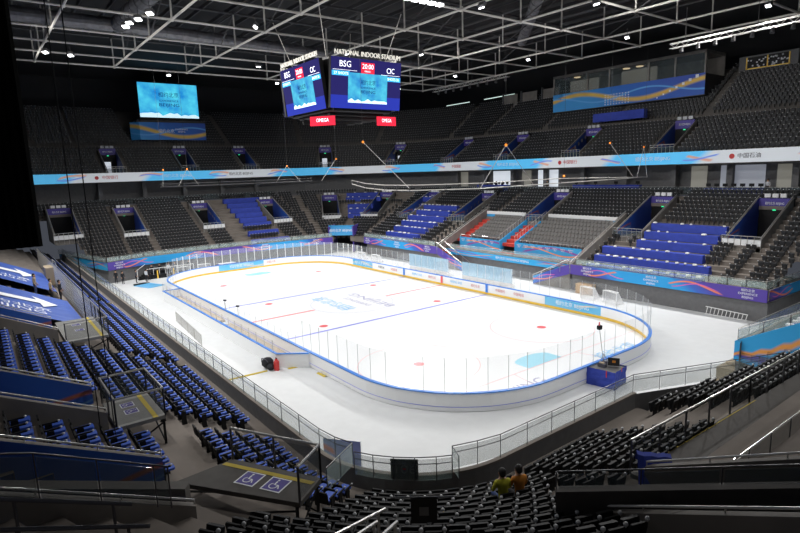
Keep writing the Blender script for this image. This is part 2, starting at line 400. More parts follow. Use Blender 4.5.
for side,s,st,mt in (('F',23.6,'中国石油','ink_dark'),('F',12.3,'相约北京 BEIJING','print_white'),('F',-.2,'中国银行','ink_red'),('F',-12.2,'相约北京 BEIJING','print_white'),('F',-24.4,'中国国航','ink_red'),
    ('W',-12.9,'中国银行','ink_red'),('W',-2.,'相约北京 BEIJING','print_white'),('W',9.6,'相约北京 BEIJING','ink_dark')):
    ptext(side,s,17.3,14.45,st,.62,M[mt],ribr,inv=ri)
for side,s,mt in (('F',21.8,'ink_red'),('F',-2.,'ink_red'),('W',-14.9,'ink_red')):
    p=P(side,s,17.27,14.45); b=MB().lathe((0,0,0),[(.001,.02),(.3,.02),(.3,0)],12)
    o=b.build('round_emblem',M[mt],ribr); n=nrm(side,s); o.matrix_parent_inverse=ri; o.data.transform(basis(p,Vector((0,0,1)).cross(Vector((-n[0],-n[1],0))),(0,0,1)))
# ================================================================== SEATS
def seat_template(kind):
    """returns dict part->MB ; local: x along the row, +y towards the back, z up, origin on the tread"""
    p={}
    Rb=Matrix.Rotation(math.radians(-10),3,'X')
    m=MB()
    for k in range(4):    # slightly dished backrest
        x0=-.215+.43*k/4; x1=x0+.43/4; f=lambda x:.035*(1-(x/.215)**2)
        y0=.20+f(x0)*.0; 
    # shell with rounded upper corners
    prof=[(-.22,.42),(-.22,.80),(-.19,.86),(.19,.86),(.22,.80),(.22,.42)]
    fr=[(x,.20+(z-.42)*.16-.0,z) for x,z in prof]; bk=[(x,.25+(z-.42)*.16,z) for x,z in prof]
    m.poly(fr); m.poly(bk[::-1])
    for i in range(6):
        j=(i+1)%6; m.poly([fr[j],fr[i],bk[i],bk[j]])
    m.box((0,.285,.60),(.28,.02,.16),Matrix.Rotation(math.radians(-9),3,'X'))
    p['backrest']=(m,'seatback')
    m=MB()
    if kind=='blue':
        m.prism([(-.19,-.33),(-.15,-.37),(.15,-.37),(.19,-.33),(.19,.17),(-.19,.17)],.43,.50); p['seat_pad']=(m,'bluepad')
    else:
        m.box((0,.06,.60),(.42,.09,.42),Matrix.Rotation(math.radians(12),3,'X')); m.box((0,-.0,.62),(.34,.04,.34),Matrix.Rotation(math.radians(12),3,'X')); p['folded_seat']=(m,'seatback')
    m=MB(); m.box((-.27,.05,.30),(.045,.20,.60)); m.box((-.27,-.0,.64),(.05,.44,.05)); m.box((-.25,.05,.02),(.08,.24,.04))
    if kind=='blue': m.box((0,-.03,.38),(.40,.36,.07))
    p['arm_support']=(m,'black')
    m=MB()
    if kind=='blue': m.ball((-.27,-.24,.665),.045,6,sz=.8)
    else: m.ball((-.25,.25,.87),.055,8); m.tube((-.25,.24,.80),(-.25,.20,.66),.022,5)
    p['arm_tip']=(m,'knob')
    return p
TPL={k:{n:(mb.mesh(k+'_'+n,M[mt]),mb,mt) for n,(mb,mt) in seat_template(k).items()} for k in ('blue','black')}
ORD=['front','second','third','fourth','fifth','sixth','seventh','eighth','ninth','tenth','eleventh','twelfth','thirteenth','fourteenth','fifteenth','sixteenth','seventeenth','eighteenth','nineteenth','twentieth']
def nth(k):
    k=int(k); return f"{k}{'th' if 10<=k%100<=20 else {1:'st',2:'nd',3:'rd'}.get(k%10,'th')}"
# camera model for choosing what is in frame
CAMP=Vector((50.29290,-31.35239,14.01294)); CAMR=(1.4001507,-0.0325260,0.9229535); FPX=554.898
def camM():
    from mathutils import Euler
    rx,ry,rz=CAMR
    return Matrix.Rotation(rz,3,'Z')@Matrix.Rotation(rx,3,'X')@Matrix.Rotation(ry,3,'Z')
CM=camM(); CMT=CM.transposed()
def proj(p):
    d=CMT@(Vector(p)-CAMP)
    if d.z>-.5: return None
    return 400+FPX*d.x/-d.z,266.5-FPX*d.y/-d.z,-d.z
def visible(p,m=14):
    q=proj(p); return q is not None and -m<q[0]<800+m and -m<q[1]<533+m
COVERS=[] # filled below: (side,s0,s1,i)
for i,(a,b) in {0:(14.0,26.6),2:(13.9,26.4),4:(13.8,25.),6:(17.0,24.9),8:(16.9,24.9),10:(16.8,25.)}.items(): COVERS.append(('F',a,b,i))
for i,(a,b) in {12:(-27.5,-17.8),10:(-27.5,-17.8),8:(-26.8,-17.4),6:(-26.5,-17.6),4:(-26.5,-18.),2:(-26.5,-18),0:(-26.,-19.)}.items(): COVERS.append(('F',a,b,i))
for i,(a,b) in {17:(5.1,12),15:(5.2,10.9),13:(5.1,10.6),11:(5.3,10.2),9:(5.3,10.2),7:(5.3,10.3),4:(5.,10.4),1:(4.4,11.2)}.items(): COVERS.append(('W',a,b,i))
for i,(a,b) in {17:(20,40),15:(22,40),12:(24,38),10:(26,37),8:(27,36)}.items(): COVERS.append(('FW',math.radians(a+8),math.radians(b+12),i))
for i,(a,b) in {17:(-30.5,-27.),15:(-30.4,-27.2)}.items(): COVERS.append(('F',a,b,i))
for i in (0,2,4,6): COVERS.append(('E',5.9,16.,i))
def covered(side,s,i):
    for c in COVERS:
        if c[0]==side and c[1]-.3<=s<=c[2]+.3 and i in (c[3],c[3]+1): return True
    return False
AIS={'N':[(-34,-32.8),(-20.4,-19.2),(-7.2,-6.),(1,2),(14.9,16.3),(26.9,28.3)],
     'F':[(-24.,-23.),(-9,-8),(17.2,18),(29.,30.)],'W':[(-7.4,-6.3),(3.0,4.9),(-15.2,-14.2),(10.8,11.4)],
     'E':[(-11.4,-8.)]}
def in_aisle(side,s,d):
    if side=='F':
        for c in (-28.2,-14.6,15.,27.2):
            if abs(s-c-1.9)<.5 : return True
            if abs(s-c)<1.2 and d<7.6 and c!=-28.2: return abs(s-c)<.6
        return any(a<s<b for a,b in [(-9,-8)] )
    if side=='W':
        for c in (-12.,.2,12.8):
            if abs(s-c-2.)<.5 or abs(s-c+2.)<.4: return True
        return 3.2<s<4.3
    if side in AIS: return any(a<s<b for a,b in AIS[side])
    return False
PLAT=[('N',27.9,3.0,5.,7.2),('N',13.,5.6,4.7,7.2),('N',35,4.6,3.2,6.6)]
cand={'blue':[],'black':[]}; farlist=[]; viplist=[]
def add_row(side,i,s_list,kind,block):
    d=rowd(i)+.48; z=rowz(i)
    for j,s in enumerate(s_list):
        p=P(side,s,d,z); n=nrm(side,s)
        q=proj(p+Vector((0,0,.6)))
        if kind=='black' and q and q[0]>655 and q[1]>494: continue
        if kind=='black' and q and 548<q[0]<640 and 486<q[1]<500: continue
        cand[kind].append((p,math.atan2(n[1],n[0])-PI/2,block,i,j+1))
def blocked(p,pad=.25): return in_slot(p.x,p.y,pad) or in_tunnel(p.x,p.y)
# near long side (blue pads)
for i in range(0,14):
    d=rowd(i)+.48
    for bi,(a,b,nm) in enumerate(((-50,-37,'far left'),(-36.5,-7.3,'left'),(-6,14.8,'middle'),(16.2,26.4,'aisle'),(28.4,33.4,'corner'))):
        if bi in (0,1,2) and i>3: continue
        if bi==4 and (i>3): continue
        side='N'; ss=[s for s in np.arange(a+.25,min(b,31.5),.6)]
        ss=[s for s in ss if not blocked(P('N',s,d,0)) and not any(abs(s-c)<w_/2+.1 and a_-.3<d<b_ for _,c,w_,a_,b_ in PLAT) and not(24.9<s<31 and d>7) and not (i>3 and s>26.2)]
        add_row('N',i,ss,'blue','%s block of the left stand'%nm)
for i in range(0,4):
    ss=[math.radians(a) for a in np.arange(3,30,math.degrees(.6/(R0+rowd(i)+.48)))]
    add_row('NE',i,ss,'blue','curved block beside the wheelchair deck')
# rows behind the second vomitory, bottom left
for i in range(6,14):
    ss=[s for s in np.arange(29.9,33.,.6)]; ss=[s for s in ss]
    if i>=5: add_row('N',i,ss,'blue','dark block left of the wheelchair deck')
# near corner and near end (black)
ang=lambda i,a0,a1:[math.radians(a) for a in np.arange(a0,a1,math.degrees(.53/(R0+rowd(i)+.48)))]
for i in range(0,17):
    d=rowd(i)+.48
    a0=38 if i<7 else 33
    ss=[s for s in ang(i,a0,86) if not blocked(P('NE',s,d,0),.3)]
    add_row('NE',i,ss,'black','curved corner block')
for i in range(0,6):
    add_row('E',i,list(np.arange(-16.2,-11.5,.53)),'black','near end block beside the corner')
    add_row('E',i,[q for q in np.arange(-7.4,4.4,.53) if not in_tunnel(AE+rowd(i)+.2,q+.3)],'black','near end block beyond the stairs')
def make_seat(kind,p,rot,label,group):
    nm='folding_seat' if kind=='black' else 'stadium_seat'
    r=bpy.data.objects.new(nm,None); r.empty_display_size=.2; r.location=p; r.rotation_euler=(0,0,rot); link(r); tag(r,label,'seat',group)
    for n,(me,mb,mt) in TPL[kind].items():
        o=bpy.data.objects.new(n,me); link(o,r)
    return r
def tiled(lst,parts,name,mats,scale=None):
    """one mesh of many seats"""
    V=[];F=[];Mi=[];n0=0
    for mi,mb in parts:
        tv=np.array(mb.v); tf=mb.f; k=len(tv)
        pos=np.array([tuple(p) for p,_ in lst]); ang_=np.array([a for _,a in lst])
        c,s=np.cos(ang_)[:,None],np.sin(ang_)[:,None]
        x=tv[None,:,0]*c-tv[None,:,1]*s+pos[:,0:1]; y=tv[None,:,0]*s+tv[None,:,1]*c+pos[:,1:2]; z=tv[None,:,2]+pos[:,2:3]
        V.append(np.stack([x,y,z],-1).reshape(-1,3))
        f=[[tuple(v+n0+q*k for v in ff) for ff in tf] for q in range(len(lst))]
        for g in f: F+=g; Mi+=[mi]*len(g)
        n0+=k*len(lst)
    me=bpy.data.meshes.new(name); me.from_pydata(np.concatenate(V).tolist(),[],F)
    for m in mats: me.materials.append(m)
    me.polygons.foreach_set('material_index',Mi); me.update()
    return link(bpy.data.objects.new(name,me))
rest_black=[]
for kind in ('blue','black'):
    L=[c for c in cand[kind] if visible(c[0]+Vector((0,0,.5)),10)]
    L.sort(key=lambda c:(c[0]-CAMP).length)
    for p,rot,block,i,j in L[:300]:
        col_='black folding seat' if kind=='black' else 'blue-padded seat'
        make_seat(kind,p,rot,f"{col_}, {nth(j)} from left in the {ORD[i]} row, {block}",'black folding seats of the near stands' if kind=='black' else 'blue padded seats of the left stand')
    rest=[(c[0],c[1]) for c in L[300:]]
    if kind=='blue' and rest:
        o=tiled(rest,[(k,TPL['blue'][n][1]) for k,n in enumerate(('backrest','seat_pad','arm_support','arm_tip'))],'stadium_seats',[M['seatback'],M['bluepad'],M['black'],M['knob']])
        tag(o,'rows of black seats with blue pads further down the left stand','seats','blue padded seats of the left stand','stuff')
    if kind=='black': rest_black=rest
# far seats
fs=MB(); fs.box((0,.14,.62),(.42,.05,.44),Matrix.Rotation(math.radians(-10),3,'X')); fs.box((0,.06,.60),(.38,.08,.38),Matrix.Rotation(math.radians(10),3,'X')); fs.box((0,.1,.22),(.10,.14,.44))
fk=MB(); fk.box((-.25,.12,.86),(.075,.075,.075))
for side,s0,s1 in (('F',-30.3,31.4),('W',-27,16.3)):
    for i in range(NR):
        d=rowd(i)+.48
        for s in np.arange(s0,s1,.52):
            p=P(side,s,d,rowz(i))
            if blocked(p) or covered(side,s,i) or in_aisle(side,s,d) or (side=='W' and overN(p.x,p.y)): continue
            if side=='F' and VIPX[0]-.4<s<VIPX[1]+.4:
                if i<11:
                    if 4<=i<11 and (-9.2<s<-1.9 or 1.4<s<11.4): viplist.append((p,PI*0))
                    continue
            if side=='F' and (17.<s<25.3) and i<12: continue
            if side=='W' and 1.8<s<5.2: continue
            q=(p,math.atan2(nrm(side,s)[1],nrm(side,s)[0])-PI/2)
            if visible(p): farlist.append(q)
for side,a0,a1 in (('FW',1,89),('FE',1,89)):
    for i in range(NR):
        d=rowd(i)+.48
        for a in np.arange(a0,a1,math.degrees(.54/(R0+d))):
            s=math.radians(a); p=P(side,s,d,rowz(i))
            if blocked(p) or covered(side,s,i): continue
            if any(abs(a-c)*PI/180*(R0+d)<.6 for c in ((45,80,12) if side!='FE' else (40,75))): continue
            if side=='FE' and i<4 and a<8: pass
            n=nrm(side,s)
            if visible(p): farlist.append((p,math.atan2(n[1],n[0])-PI/2))
for side,s0,s1 in (('F',-30,31),('W',-16,16)):
    for s in np.arange(s0,s1,.56):
        for d_,z_ in ((19.2,9.95),):
            n=nrm(side,s); farlist.append((P(side,s,d_,z_),math.atan2(n[1],n[0])-PI/2))
nlow=len(farlist)
for side,ss in USEC:
    for i,(d,z) in enumerate(ur):
        L_=abs(ss[-1]-ss[0])*(1 if side in 'FW' and len(side)==1 else (R0+d)); k=int(L_/.54)
        for j in range(k):
            s=ss[0]+(ss[-1]-ss[0])*(j+.5)/k; p=P(side,s,d+.45,z)
            if in_uslot(p.x,p.y,.7): continue
            up=i>=UN
            if len(side)==1:
                m_=(s+ (0 if side=='F' else 3))%13.8
                if up and m_<1.1: continue
                if side=='F' and up and i>UN+6 and -13.4<s<12.8: continue
                if side=='W' and up and i>UN+3 and -7<s<6: continue
            else:
                if up and abs(((math.degrees(s)-10)%30)*PI/180*(R0+d))<1.1: continue
            if visible(p):
                n=nrm(side,s); farlist.append((p,math.atan2(n[1],n[0])-PI/2))
allrest=farlist+rest_black
o=tiled(allrest,[(0,fs),(1,fk)],'folding_seats',[M['farseat'],M['knob']])
tag(o,'thousands of dark folding seats filling the far lower and upper tiers','seats','dark folding seats of the far stands','stuff')
# VIP seats : one object each
vs=MB(); vs.prism([(-.2,-.2),(.2,-.2),(.22,.1),(-.22,.1)],.36,.46); vs.box((0,.16,.62),(.46,.10,.46),Matrix.Rotation(math.radians(-12),3,'X')); vs.box((-.25,0,.5),(.06,.4,.08)); vs.box((0,.05,.18),(.3,.2,.36))
vm=vs.mesh('vip_seat',M['farseat2'])
vip_rows={}
for p,_ in sorted(viplist,key=lambda q:(q[0].y,q[0].x)): vip_rows.setdefault((round(p.y,2),p.x<0),[]).append(p)
rws=sorted({k[0] for k in vip_rows})
for (y_,left),ps in vip_rows.items():
    for j,p in enumerate(ps):
        o=bpy.data.objects.new('padded_armchair',vm); o.location=p; link(o)
        tag(o,f"grey padded seat, {nth(j+1)} from left, {ORD[rws.index(y_)]} row of the {'left' if left else 'right'} red-floored block",'seat','grey padded seats of the red-floored blocks')
# blue covers over far rows
BN={'F':('far long stand'),'W':('far end stand'),'FW':('far corner stand')}
for side,a,b,i in COVERS:
    d=rowd(i); z=rowz(i); n=max(1,int(abs(b-a)*(1 if len(side)==1 else R0+d)/1.6)); mb=MB()
    sb=np.linspace(a,b,n+1)
    for s0,s1 in zip(sb[:-1],sb[1:]):
        prof=[(d+.05,z+.05),(d+.12,z+.86),(d+.62,z+.92),(d+.75,z+.55),(d+.8,z+.4)]
        for (da,za),(db,zb) in zip(prof[:-1],prof[1:]): mb.poly([P(side,s0,da,za),P(side,s1,da,za),P(side,s1,db,zb),P(side,s0,db,zb)])
    for s_ in (a,b): mb.poly([P(side,s_,x,y) for x,y in prof+[(d+.8,z+.05)]])
    c=P(side,(a+b)/2,d,z)
    reg={'F':('right of the red-floored blocks' if a>0 else 'left of the red-floored blocks'),'W':'behind the left goal','FW':'at the far corner','E':'behind the orange banner'}[side]
    r=empty('seat_cover',c,0,f"long blue fabric cover draped over the {ORD[i]} seat row, {reg}",'cover','blue fabric covers on the far stands')
    if side=='F' and i>=15: r['label']=f"short blue fabric cover over the {ORD[i]} seat row next to the far corner"
    o=mb.build('fabric',M['bluedrape'],r); o.matrix_parent_inverse=Matrix.Translation(-c)
    if side in('F','FW','E'):
        L_=abs(b-a)*(1 if len(side)==1 else R0+d); rr=random.Random(i*7+int(a*10))
        for q in range(int(L_/.95)):
            if rr.random()<.3: continue
            s=a+(b-a)*(q+.5+rr.uniform(-.2,.2))/int(L_/.95); pp=P(side,s,d+.3,z+.95); wv=rr.uniform(.15,.45); k=MB(); k.lathe(pp,[(.001,.13),(wv*.6,.09),(wv*.7,-.03)],8)
            o=k.build('paper_seat_marker',M['white'],r); o.matrix_parent_inverse=Matrix.Translation(-c)
# ================================================================== FASCIA BANNERS
def banner(pts,z0,z1,mt,label,nm='fascia_banner',u0=0.,thick=.06,txt=()):
    c=Vector((*pts[0],z0)); r=empty(nm,c,0,label,'banner'); inv=Matrix.Translation(-c)
    mb,u=bandpts(pts,z0,z1,u0=u0)
    o=mb.build('printed_face',mt,r); o.matrix_parent_inverse=inv
    # depth
    m2=MB()
    for p,q in zip(pts[:-1],pts[1:]):
        m2.poly([(p[0],p[1],z1),(q[0],q[1],z1),(q[0]*1.004,q[1]*1.006,z1),(p[0]*1.004,p[1]*1.006,z1)])
        m2.poly([(p[0],p[1],z0),(q[0],q[1],z0),(q[0]*1.004,q[1]*1.006,z0),(p[0]*1.004,p[1]*1.006,z0)])
    o=m2.build('edge',M['concrete'],r); o.matrix_parent_inverse=inv
    for (t,k,size) in txt:
        # k: distance along
        acc=0
        for p,q in zip(pts[:-1],pts[1:]):
            l=math.hypot(q[0]-p[0],q[1]-p[1])
            if acc+l>=k:
                f=(k-acc)/l; x=p[0]+(q[0]-p[0])*f; y=p[1]+(q[1]-p[1])*f; dx,dy=(q[0]-p[0])/l,(q[1]-p[1])/l
                nx,ny=-dy,dx
                if nx*x+ny*y>0: nx,ny=-nx,-ny   # towards the rink
                right=Vector((0,0,1)).cross(Vector((nx,ny,0)))
                for jj,line in enumerate(t.split('\n')):
                    zz=(z0+z1)/2+(size*.55*(len(t.split('\n'))-1)) - jj*size*1.1
                    oo=text(line,size,M['print_white'],r,basis((x+nx*.04,y+ny*.04,zz),right,(0,0,1)),'lettering',.005); oo.matrix_parent_inverse=inv
                break
            acc+=l
    return r
EB='相约北京\nEXPERIENCE\nBEIJING'
banner([(VIPX[1],B-.02),(32.4,B-.02),(32.6,29)],1.85,2.97,M['fascia'],'purple and light-blue printed banner along the far long stand, right of the red-floored blocks',u0=0,txt=((EB,2.2,.28),(EB,9.5,.28),(EB,18.3,.28)))
banner([(-29.5,B-.02),(VIPX[0],B-.02)],1.85,2.97,M['fascia'],'purple and light-blue printed banner along the far long stand, left of the red-floored blocks',u0=0,txt=((EB,1.2,.28),(EB,9.5,.3),(EB,17.,.28)))
banner([(VIPX[0],B+1.5),(VIPX[1],B+1.5)],1.85,2.6,M['fascia2'],'light-blue banner below the red walkway of the far long stand',u0=3,txt=(('相约北京 EXPERIENCE BEIJING',13.,.42),))
wc=[(-33.2,-18.),(-34.8,-13),(-35.3,-7),(-35.4,0),(-35.3,6),(-34.8,12),(-33.7,17.6)]
banner([(x+.04,y) for x,y in wc],1.85,2.97,M['fascia'],'purple and light-blue printed banner along the far end stand',u0=0,txt=((EB,1.6,.28),(EB,13.,.28),(EB,24,.28),(EB,33,.28)))
banner([(-33.2,-18.05),(-50,-21.85)],1.85,2.97,M['fascia2'],'light-blue banner on the side of the opening at the far left corner',u0=20,txt=(('EXPERIENCE BEIJING',14,.5),))
r=empty('fascia_banner',(36.3,5.25,1.5),0,'light-blue and orange banner on the far side of the near end opening','banner')
mb=MB(); nseg=8
for k in range(nseg):
    a,b=8.*k/nseg,8.*(k+1)/nseg; f0=lambda x:.15-.1*x; f1=lambda x:1.38+.55*x
    mb.poly([(a,0,f0(a)),(b,0,f0(b)),(b,0,f1(b)),(a,0,f1(a))],0,[(a,0),(b,0),(b,1),(a,1)])
mb.build('printed_face',M['orangebanner'],r,weld=False); MB().poly([(0,.02,.15),(0,6,.15),(0,6,1.38),(0,.02,1.38)]).poly([(0,0,1.38),(8,0,5.78),(8,.15,5.78),(0,.15,1.38)]).build('edge',M['ltblue'],r)
# far corner portal
def portal(c,rz,label):
    r=empty('tunnel_portal',c,rz,label,'portal')
    b=MB(); b.poly([(-2.2,0,3.),(2.2,0,3.),(1.9,.4,4.6),(-1.9,.4,4.6)][::1]); b.bx(-2.3,2.3,.3,.6,4.5,4.75); b.build('header_panel',M['ltblue'],r)
    b=MB(); b.bx(-2.3,-2.1,0,6,0,4.6); b.bx(2.1,2.3,0,6,0,4.6); b.build('side_wall',M['fascia'],r)
    b=MB(); b.bx(-2.1,2.1,5.5,5.6,0,3.2); b.bx(-2.1,2.1,0.3,5.5,3.0,3.1); b.build('back_wall',M['black'],r)
    b=MB(); [b.bx(x-.25,x+.25,-.02,.12,2.55,2.95) for x in (-1.5,-.5,.5,1.5)]; b.build('lamp_box',M['black'],r)
    text('相约北京 BEIJING',.55,M['print_white'],r,basis((0,.1,3.85),(1,0,0),(0,.25,1)),'lettering')
portal((-34.6,19.9,0),math.radians(45),'light-blue tunnel portal at the far corner of the stands')
# ================================================================== VOMITORIES
def vomitory(fr_,sl,z_floor,zr,label,wallmat,front_guard=True,upper=False,lit=False,wt=.22,extra=0.9):
    (o,t,n),(side,s,w,a,b)=fr_,sl
    root=empty('stand_entrance',tuple(o+n*a+Vector((0,0,z_floor))),math.atan2(n.y,n.x)-PI/2,label,'entrance'); 
    # local frame: x = right when looking outward, y outward (from d=a)
    ln=b-a
    for sx in (-1,1):
        m=MB(); x=sx*(w/2); xo=x+sx*wt
        top=[(0,zr(a)+extra-.1),(ln,zr(b)+extra)]
        A=[(x,0,-.6),(x,ln,-.6),(x,ln,top[1][1]-z_floor),(x,0,top[0][1]-z_floor)]; Bq=[(xo,p[1],p[2]) for p in A]
        L_=ln
        if sx<0: m.poly(A,0,[(0,0),(L_,0),(L_,1),(0,1)])
        else: m.poly(A[::-1],0,[(0,1),(L_,1),(L_,0),(0,0)])
        m.poly(Bq,1); 
        for k in range(4): m.poly([A[k],A[(k+1)%4],Bq[(k+1)%4],Bq[k]],1)
        m.build('side_wall',[wallmat,M['concrete']],root,weld=False)
        m=MB(); m.tube((x+sx*.1,0,A[3][2]+.12),(x+sx*.1,ln,A[2][2]+.12),.03,6); 
        for k in range(5):
            f=k/4; m.tube((x+sx*.1,ln*f,A[3][2]+(A[2][2]-A[3][2])*f),(x+sx*.1,ln*f,A[3][2]+(A[2][2]-A[3][2])*f+.12),.02,4)
        m.build('handrail',M['rail'],root)
    m=MB(); m.bx(-w/2,w/2,0,ln,-.65,-.02); m.build('entrance_floor',M['concrete'],root)
    hz=zr(b)-z_floor
    m=MB(); m.bx(-w/2,w/2,ln-.12,ln,max(2.1,hz-.35),hz+.75); hd=m.build('header_sign',M['purple'],root)
    text('相约北京 BEIJING',.34,M['print_white'],hd,basis((0,ln-.15,hz+.2),(1,0,0),(0,0,1)),'lettering',width=w*.6)
    m=MB(); [m.bx(x-.28,x+.28,ln-.1,ln+.1,hz+.85,hz+1.25) for x in (-.75,0,.75)]; m.build('section_number_sign',M['white'] if not upper else M['knob'],root)
    m=MB(); m.bx(-w/2,w/2,ln,ln+.1,0,hz+.2); m.bx(-w/2-.3,w/2+.3,ln+.01,ln+.2,hz-.5,hz+.75)
    m.build('doorway_shade_panel',M['black'],root)  # solid black sheet painted as the darkness inside the opening
    m=MB(); m.bx(-.15,.15,ln-.16,ln-.1,hz-.55,hz-.42); m.build('exit_light',M['green'],root)
    if lit:
        m=MB(); m.bx(-.7,.35,ln-.06,ln-.02,0,2.0); m.build('bright_doorway',M['lit'],root)
    if front_guard:
        m=MB(); m.bx(-w/2-.3,w/2+.3,-.25,-.15,-.1 if upper else .12,.72)
        m.build('guard_panel',M['board'] if (side in ('W','FW') or s==27.2) and not upper else M['darkglass'],root)
        m=MB()
        for k in range(7): m.tube((-w/2-.3+k*(w+.6)/6,-.28,-.5),(-w/2-.3+k*(w+.6)/6,-.28,1.05),.03,4)
        m.tube((-w/2-.3,-.28,1.05),(w/2+.3,-.28,1.05),.035,5); m.tube((-w/2-.3,-.28,.75),(w/2+.3,-.28,.75),.025,5)
        m.build('guard_rail',M['rail'],root)
    return root
names={'E':'near end stand','F':'far long stand','W':'far end stand','FW':'far corner stand','NW':'far left corner stand','FE':'far right corner stand','N':'left stand','NE':'near corner stand'}
cnt={}
sep={('F',27.2):'nearest the right corner, white guard in front',('F',15.0):'between the blue-covered rows and the red-floored block',('F',-.4):'above the gap of the red-floored blocks',('F',-14.6):'just left of the red-floored blocks',('F',-28.2):'left of the blue-covered rows',
  ('W',12.8):'right of the blue-covered rows',('W',.2):'left of the blue-covered rows',('W',-12.):'left one with a white guard',('W',-21.):'in the corner beside the black curtain'}
for fr_,sl in SF:
    side,s,w,a,b=sl; near=side in('N','NE','E')
    zf=rk(a)+.1
    d_=sep.get((side,s)) or {'FW':'with blue portal below' if s<.8 else 'beside the blue portal','N':'nearest the camera' if s>30 else ('behind the middle wheelchair deck' if s>20 else 'beside the blue tarpaulin'),'E':'at the bottom right'}[side]
    vomitory(fr_,sl,zf,lambda d:rk(d),f"lower entrance in the {names[side]}, {d_}",M['vomwall'] if side!='E' else M['deckdark'],front_guard=not near)
uz=lambda d: UZ0+UR*max(0,(d-UD0)/UT)
ul=['rightmost straight','second straight from the right','third straight from the right','fourth straight from the right','fifth straight from the right','in the far right corner','right of the video screen','below the right edge of the video screen','lit, left of the video screen','lit, first in the far corner','lit, second in the far corner','beside the black curtain']
for k,(fr_,sl) in enumerate(USF):
    vomitory(fr_,sl,15.2,uz,f"upper tier entrance with blue side walls, {ul[k]}",M['vomwall'],True,True,lit=k in(8,9,10),extra=.5)
# ================================================================== RAILINGS
def railing(name,label,pts,h=1.0,step=1.5,gl='railglass',rl='rail',post='rail_dark',two=False,cat='railing',rad=.02,solid=False,zoff=0):
    c=Vector(pts[0]); root=empty(name,c,0,label,cat)
    seg=[]
    for p,q in zip(pts[:-1],pts[1:]):
        p,q=Vector(p),Vector(q); n=max(1,round((q-p).length/step))
        seg+=[(p+(q-p)*k/n,p+(q-p)*(k+1)/n) for k in range(n)]
    pm=MB(); pm.tube((0,0,0),(0,0,h),rad*.9,6); pme=pm.mesh('post',M[post])
    for i,(p,q) in enumerate(seg):
        p_,q_=p-c,q-c
        if gl:
            m=MB(); d=(q_-p_); t=Vector((-d.y,d.x,0)).normalized()*.012
            up=Vector((0,0,h-.08)); lo=Vector((0,0,.06)); e=d*.03
            A=[p_+e+lo,q_-e+lo,q_-e+up,p_+e+up]
            m.poly([a+t for a in A]); m.poly([a-t for a in A][::-1])
            for k in range(4): m.poly([A[k]+t,A[(k+1)%4]+t,A[(k+1)%4]-t,A[k]-t])
            m.build('glass_panel',M[gl],root,weld=False)
        o=bpy.data.objects.new('post',pme); o.location=p_; link(o,root)
    o=bpy.data.objects.new('post',pme); o.location=seg[-1][1]-c; link(o,root)
    m=MB(); m.path([Vector(p)-c+Vector((0,0,h)) for p in pts],rad,6)
    if two: m.path([Vector(p)-c+Vector((0,0,h*.72)) for p in pts],rad*.8,6)
    m.build('handrail',M[rl],root)
    return root
def pp(side,s,d,z): return tuple(P(side,s,d,z))
railing('glass_railing','long glass railing with dark handrail along the front of the left stand',[pp('N',x,.1,2.95) for x in (-49,-10,10,28)]+[pp('NE',math.radians(a),.1,2.95) for a in (0,12,22)],.95,1.5,two=True,rl='rail_dark')
railing('glass_railing','angled glass railing closing the end of the left stand beside the number sign',[pp('NE',math.radians(22),.1,2.95),pp('NE',math.radians(24),2.0,2.95)],.95,1.2)
railing('glass_railing','glass railing in front of the curved corner block, carrying the number sign',[pp('NE',math.radians(a),.55,2.9) for a in (26,34,42,50,58,64)],.95,1.6,two=True,rl='rail_dark')
railing('glass_railing','glass railing along the front of the near end stand up to the opening',[pp('NE',math.radians(66),.75,2.95),pp('NE',math.radians(66),.0,2.95),pp('NE',math.radians(78),.0,2.95),(AE+.1,-16.4,2.95),(AE+.12,-7,2.95),(41.2,4.4,2.95),(43.2,4.6,4.4)],.95,1.5,two=True,rl='rail_dark')
railing('glass_railing','glass railing above the light-blue and orange banner, blue seats behind',[(AE+.1,16.4,2.95),(AE-.05,5.3,2.95),(AE+4,5.3,5.1),(AE+7,5.3,6.7)],.75,1.5)
railing('glass_railing','glass railing above the purple banner at the right of the far long stand',[(13.2,B+.1,2.97),(32.3,B+.1,2.97),(32.5,28.5,2.97)],.7,1.6)
railing('glass_railing','glass railing above the purple banner at the left of the far long stand',[(-29.5,B+.1,2.97),(-10.8,B+.1,2.97)],.7,1.6)
railing('glass_railing','glass railing above the banner of the far end stand',[(x-.1,y,2.97) for x,y in wc],.7,1.6)
railing('glass_railing','glass railing over the light-blue banner at the far left opening',[(-33.4,-18.1,2.97),(-50,-21.9,2.97)],.7,1.6)
railing('glass_railing','glass railing along the red walkway of the far long stand',[(VIPX[0]+.8,B+1.6,2.6),(VIPX[1]-.8,B+1.6,2.6)],.75,1.5)
for side,pts in (('F',[(-30.5,0),(31.5,0)]),):
    railing('tier_railing','thin rail along the back of the lower far long stand below the press rooms',[pp('F',-30.5,17.9,9.9),pp('F',31.5,17.9,9.9)],1.0,2.,gl='darkglass',rl='rail',post='steel_dark')
railing('tier_railing','thin rail along the back of the lower far end stand',[pp('W',-20,17.9,9.9),pp('W',16.4,17.9,9.9)],1.0,2.,gl='darkglass',rl='rail_dark',post='steel_dark')
railing('tier_railing','thin rail on the upper tier edge of the far long stand',[pp('F',-30.5,17.9,15.2),pp('F',31.5,17.9,15.2)],.45,2.,gl=None,rl='steel_dark',post='steel_dark')
railing('tier_railing','thin rail on the upper tier edge of the far end stand',[pp('W',-16.4,17.9,15.2),pp('W',16.4,17.9,15.2)],.45,2.,gl=None,rl='steel_dark',post='steel_dark')
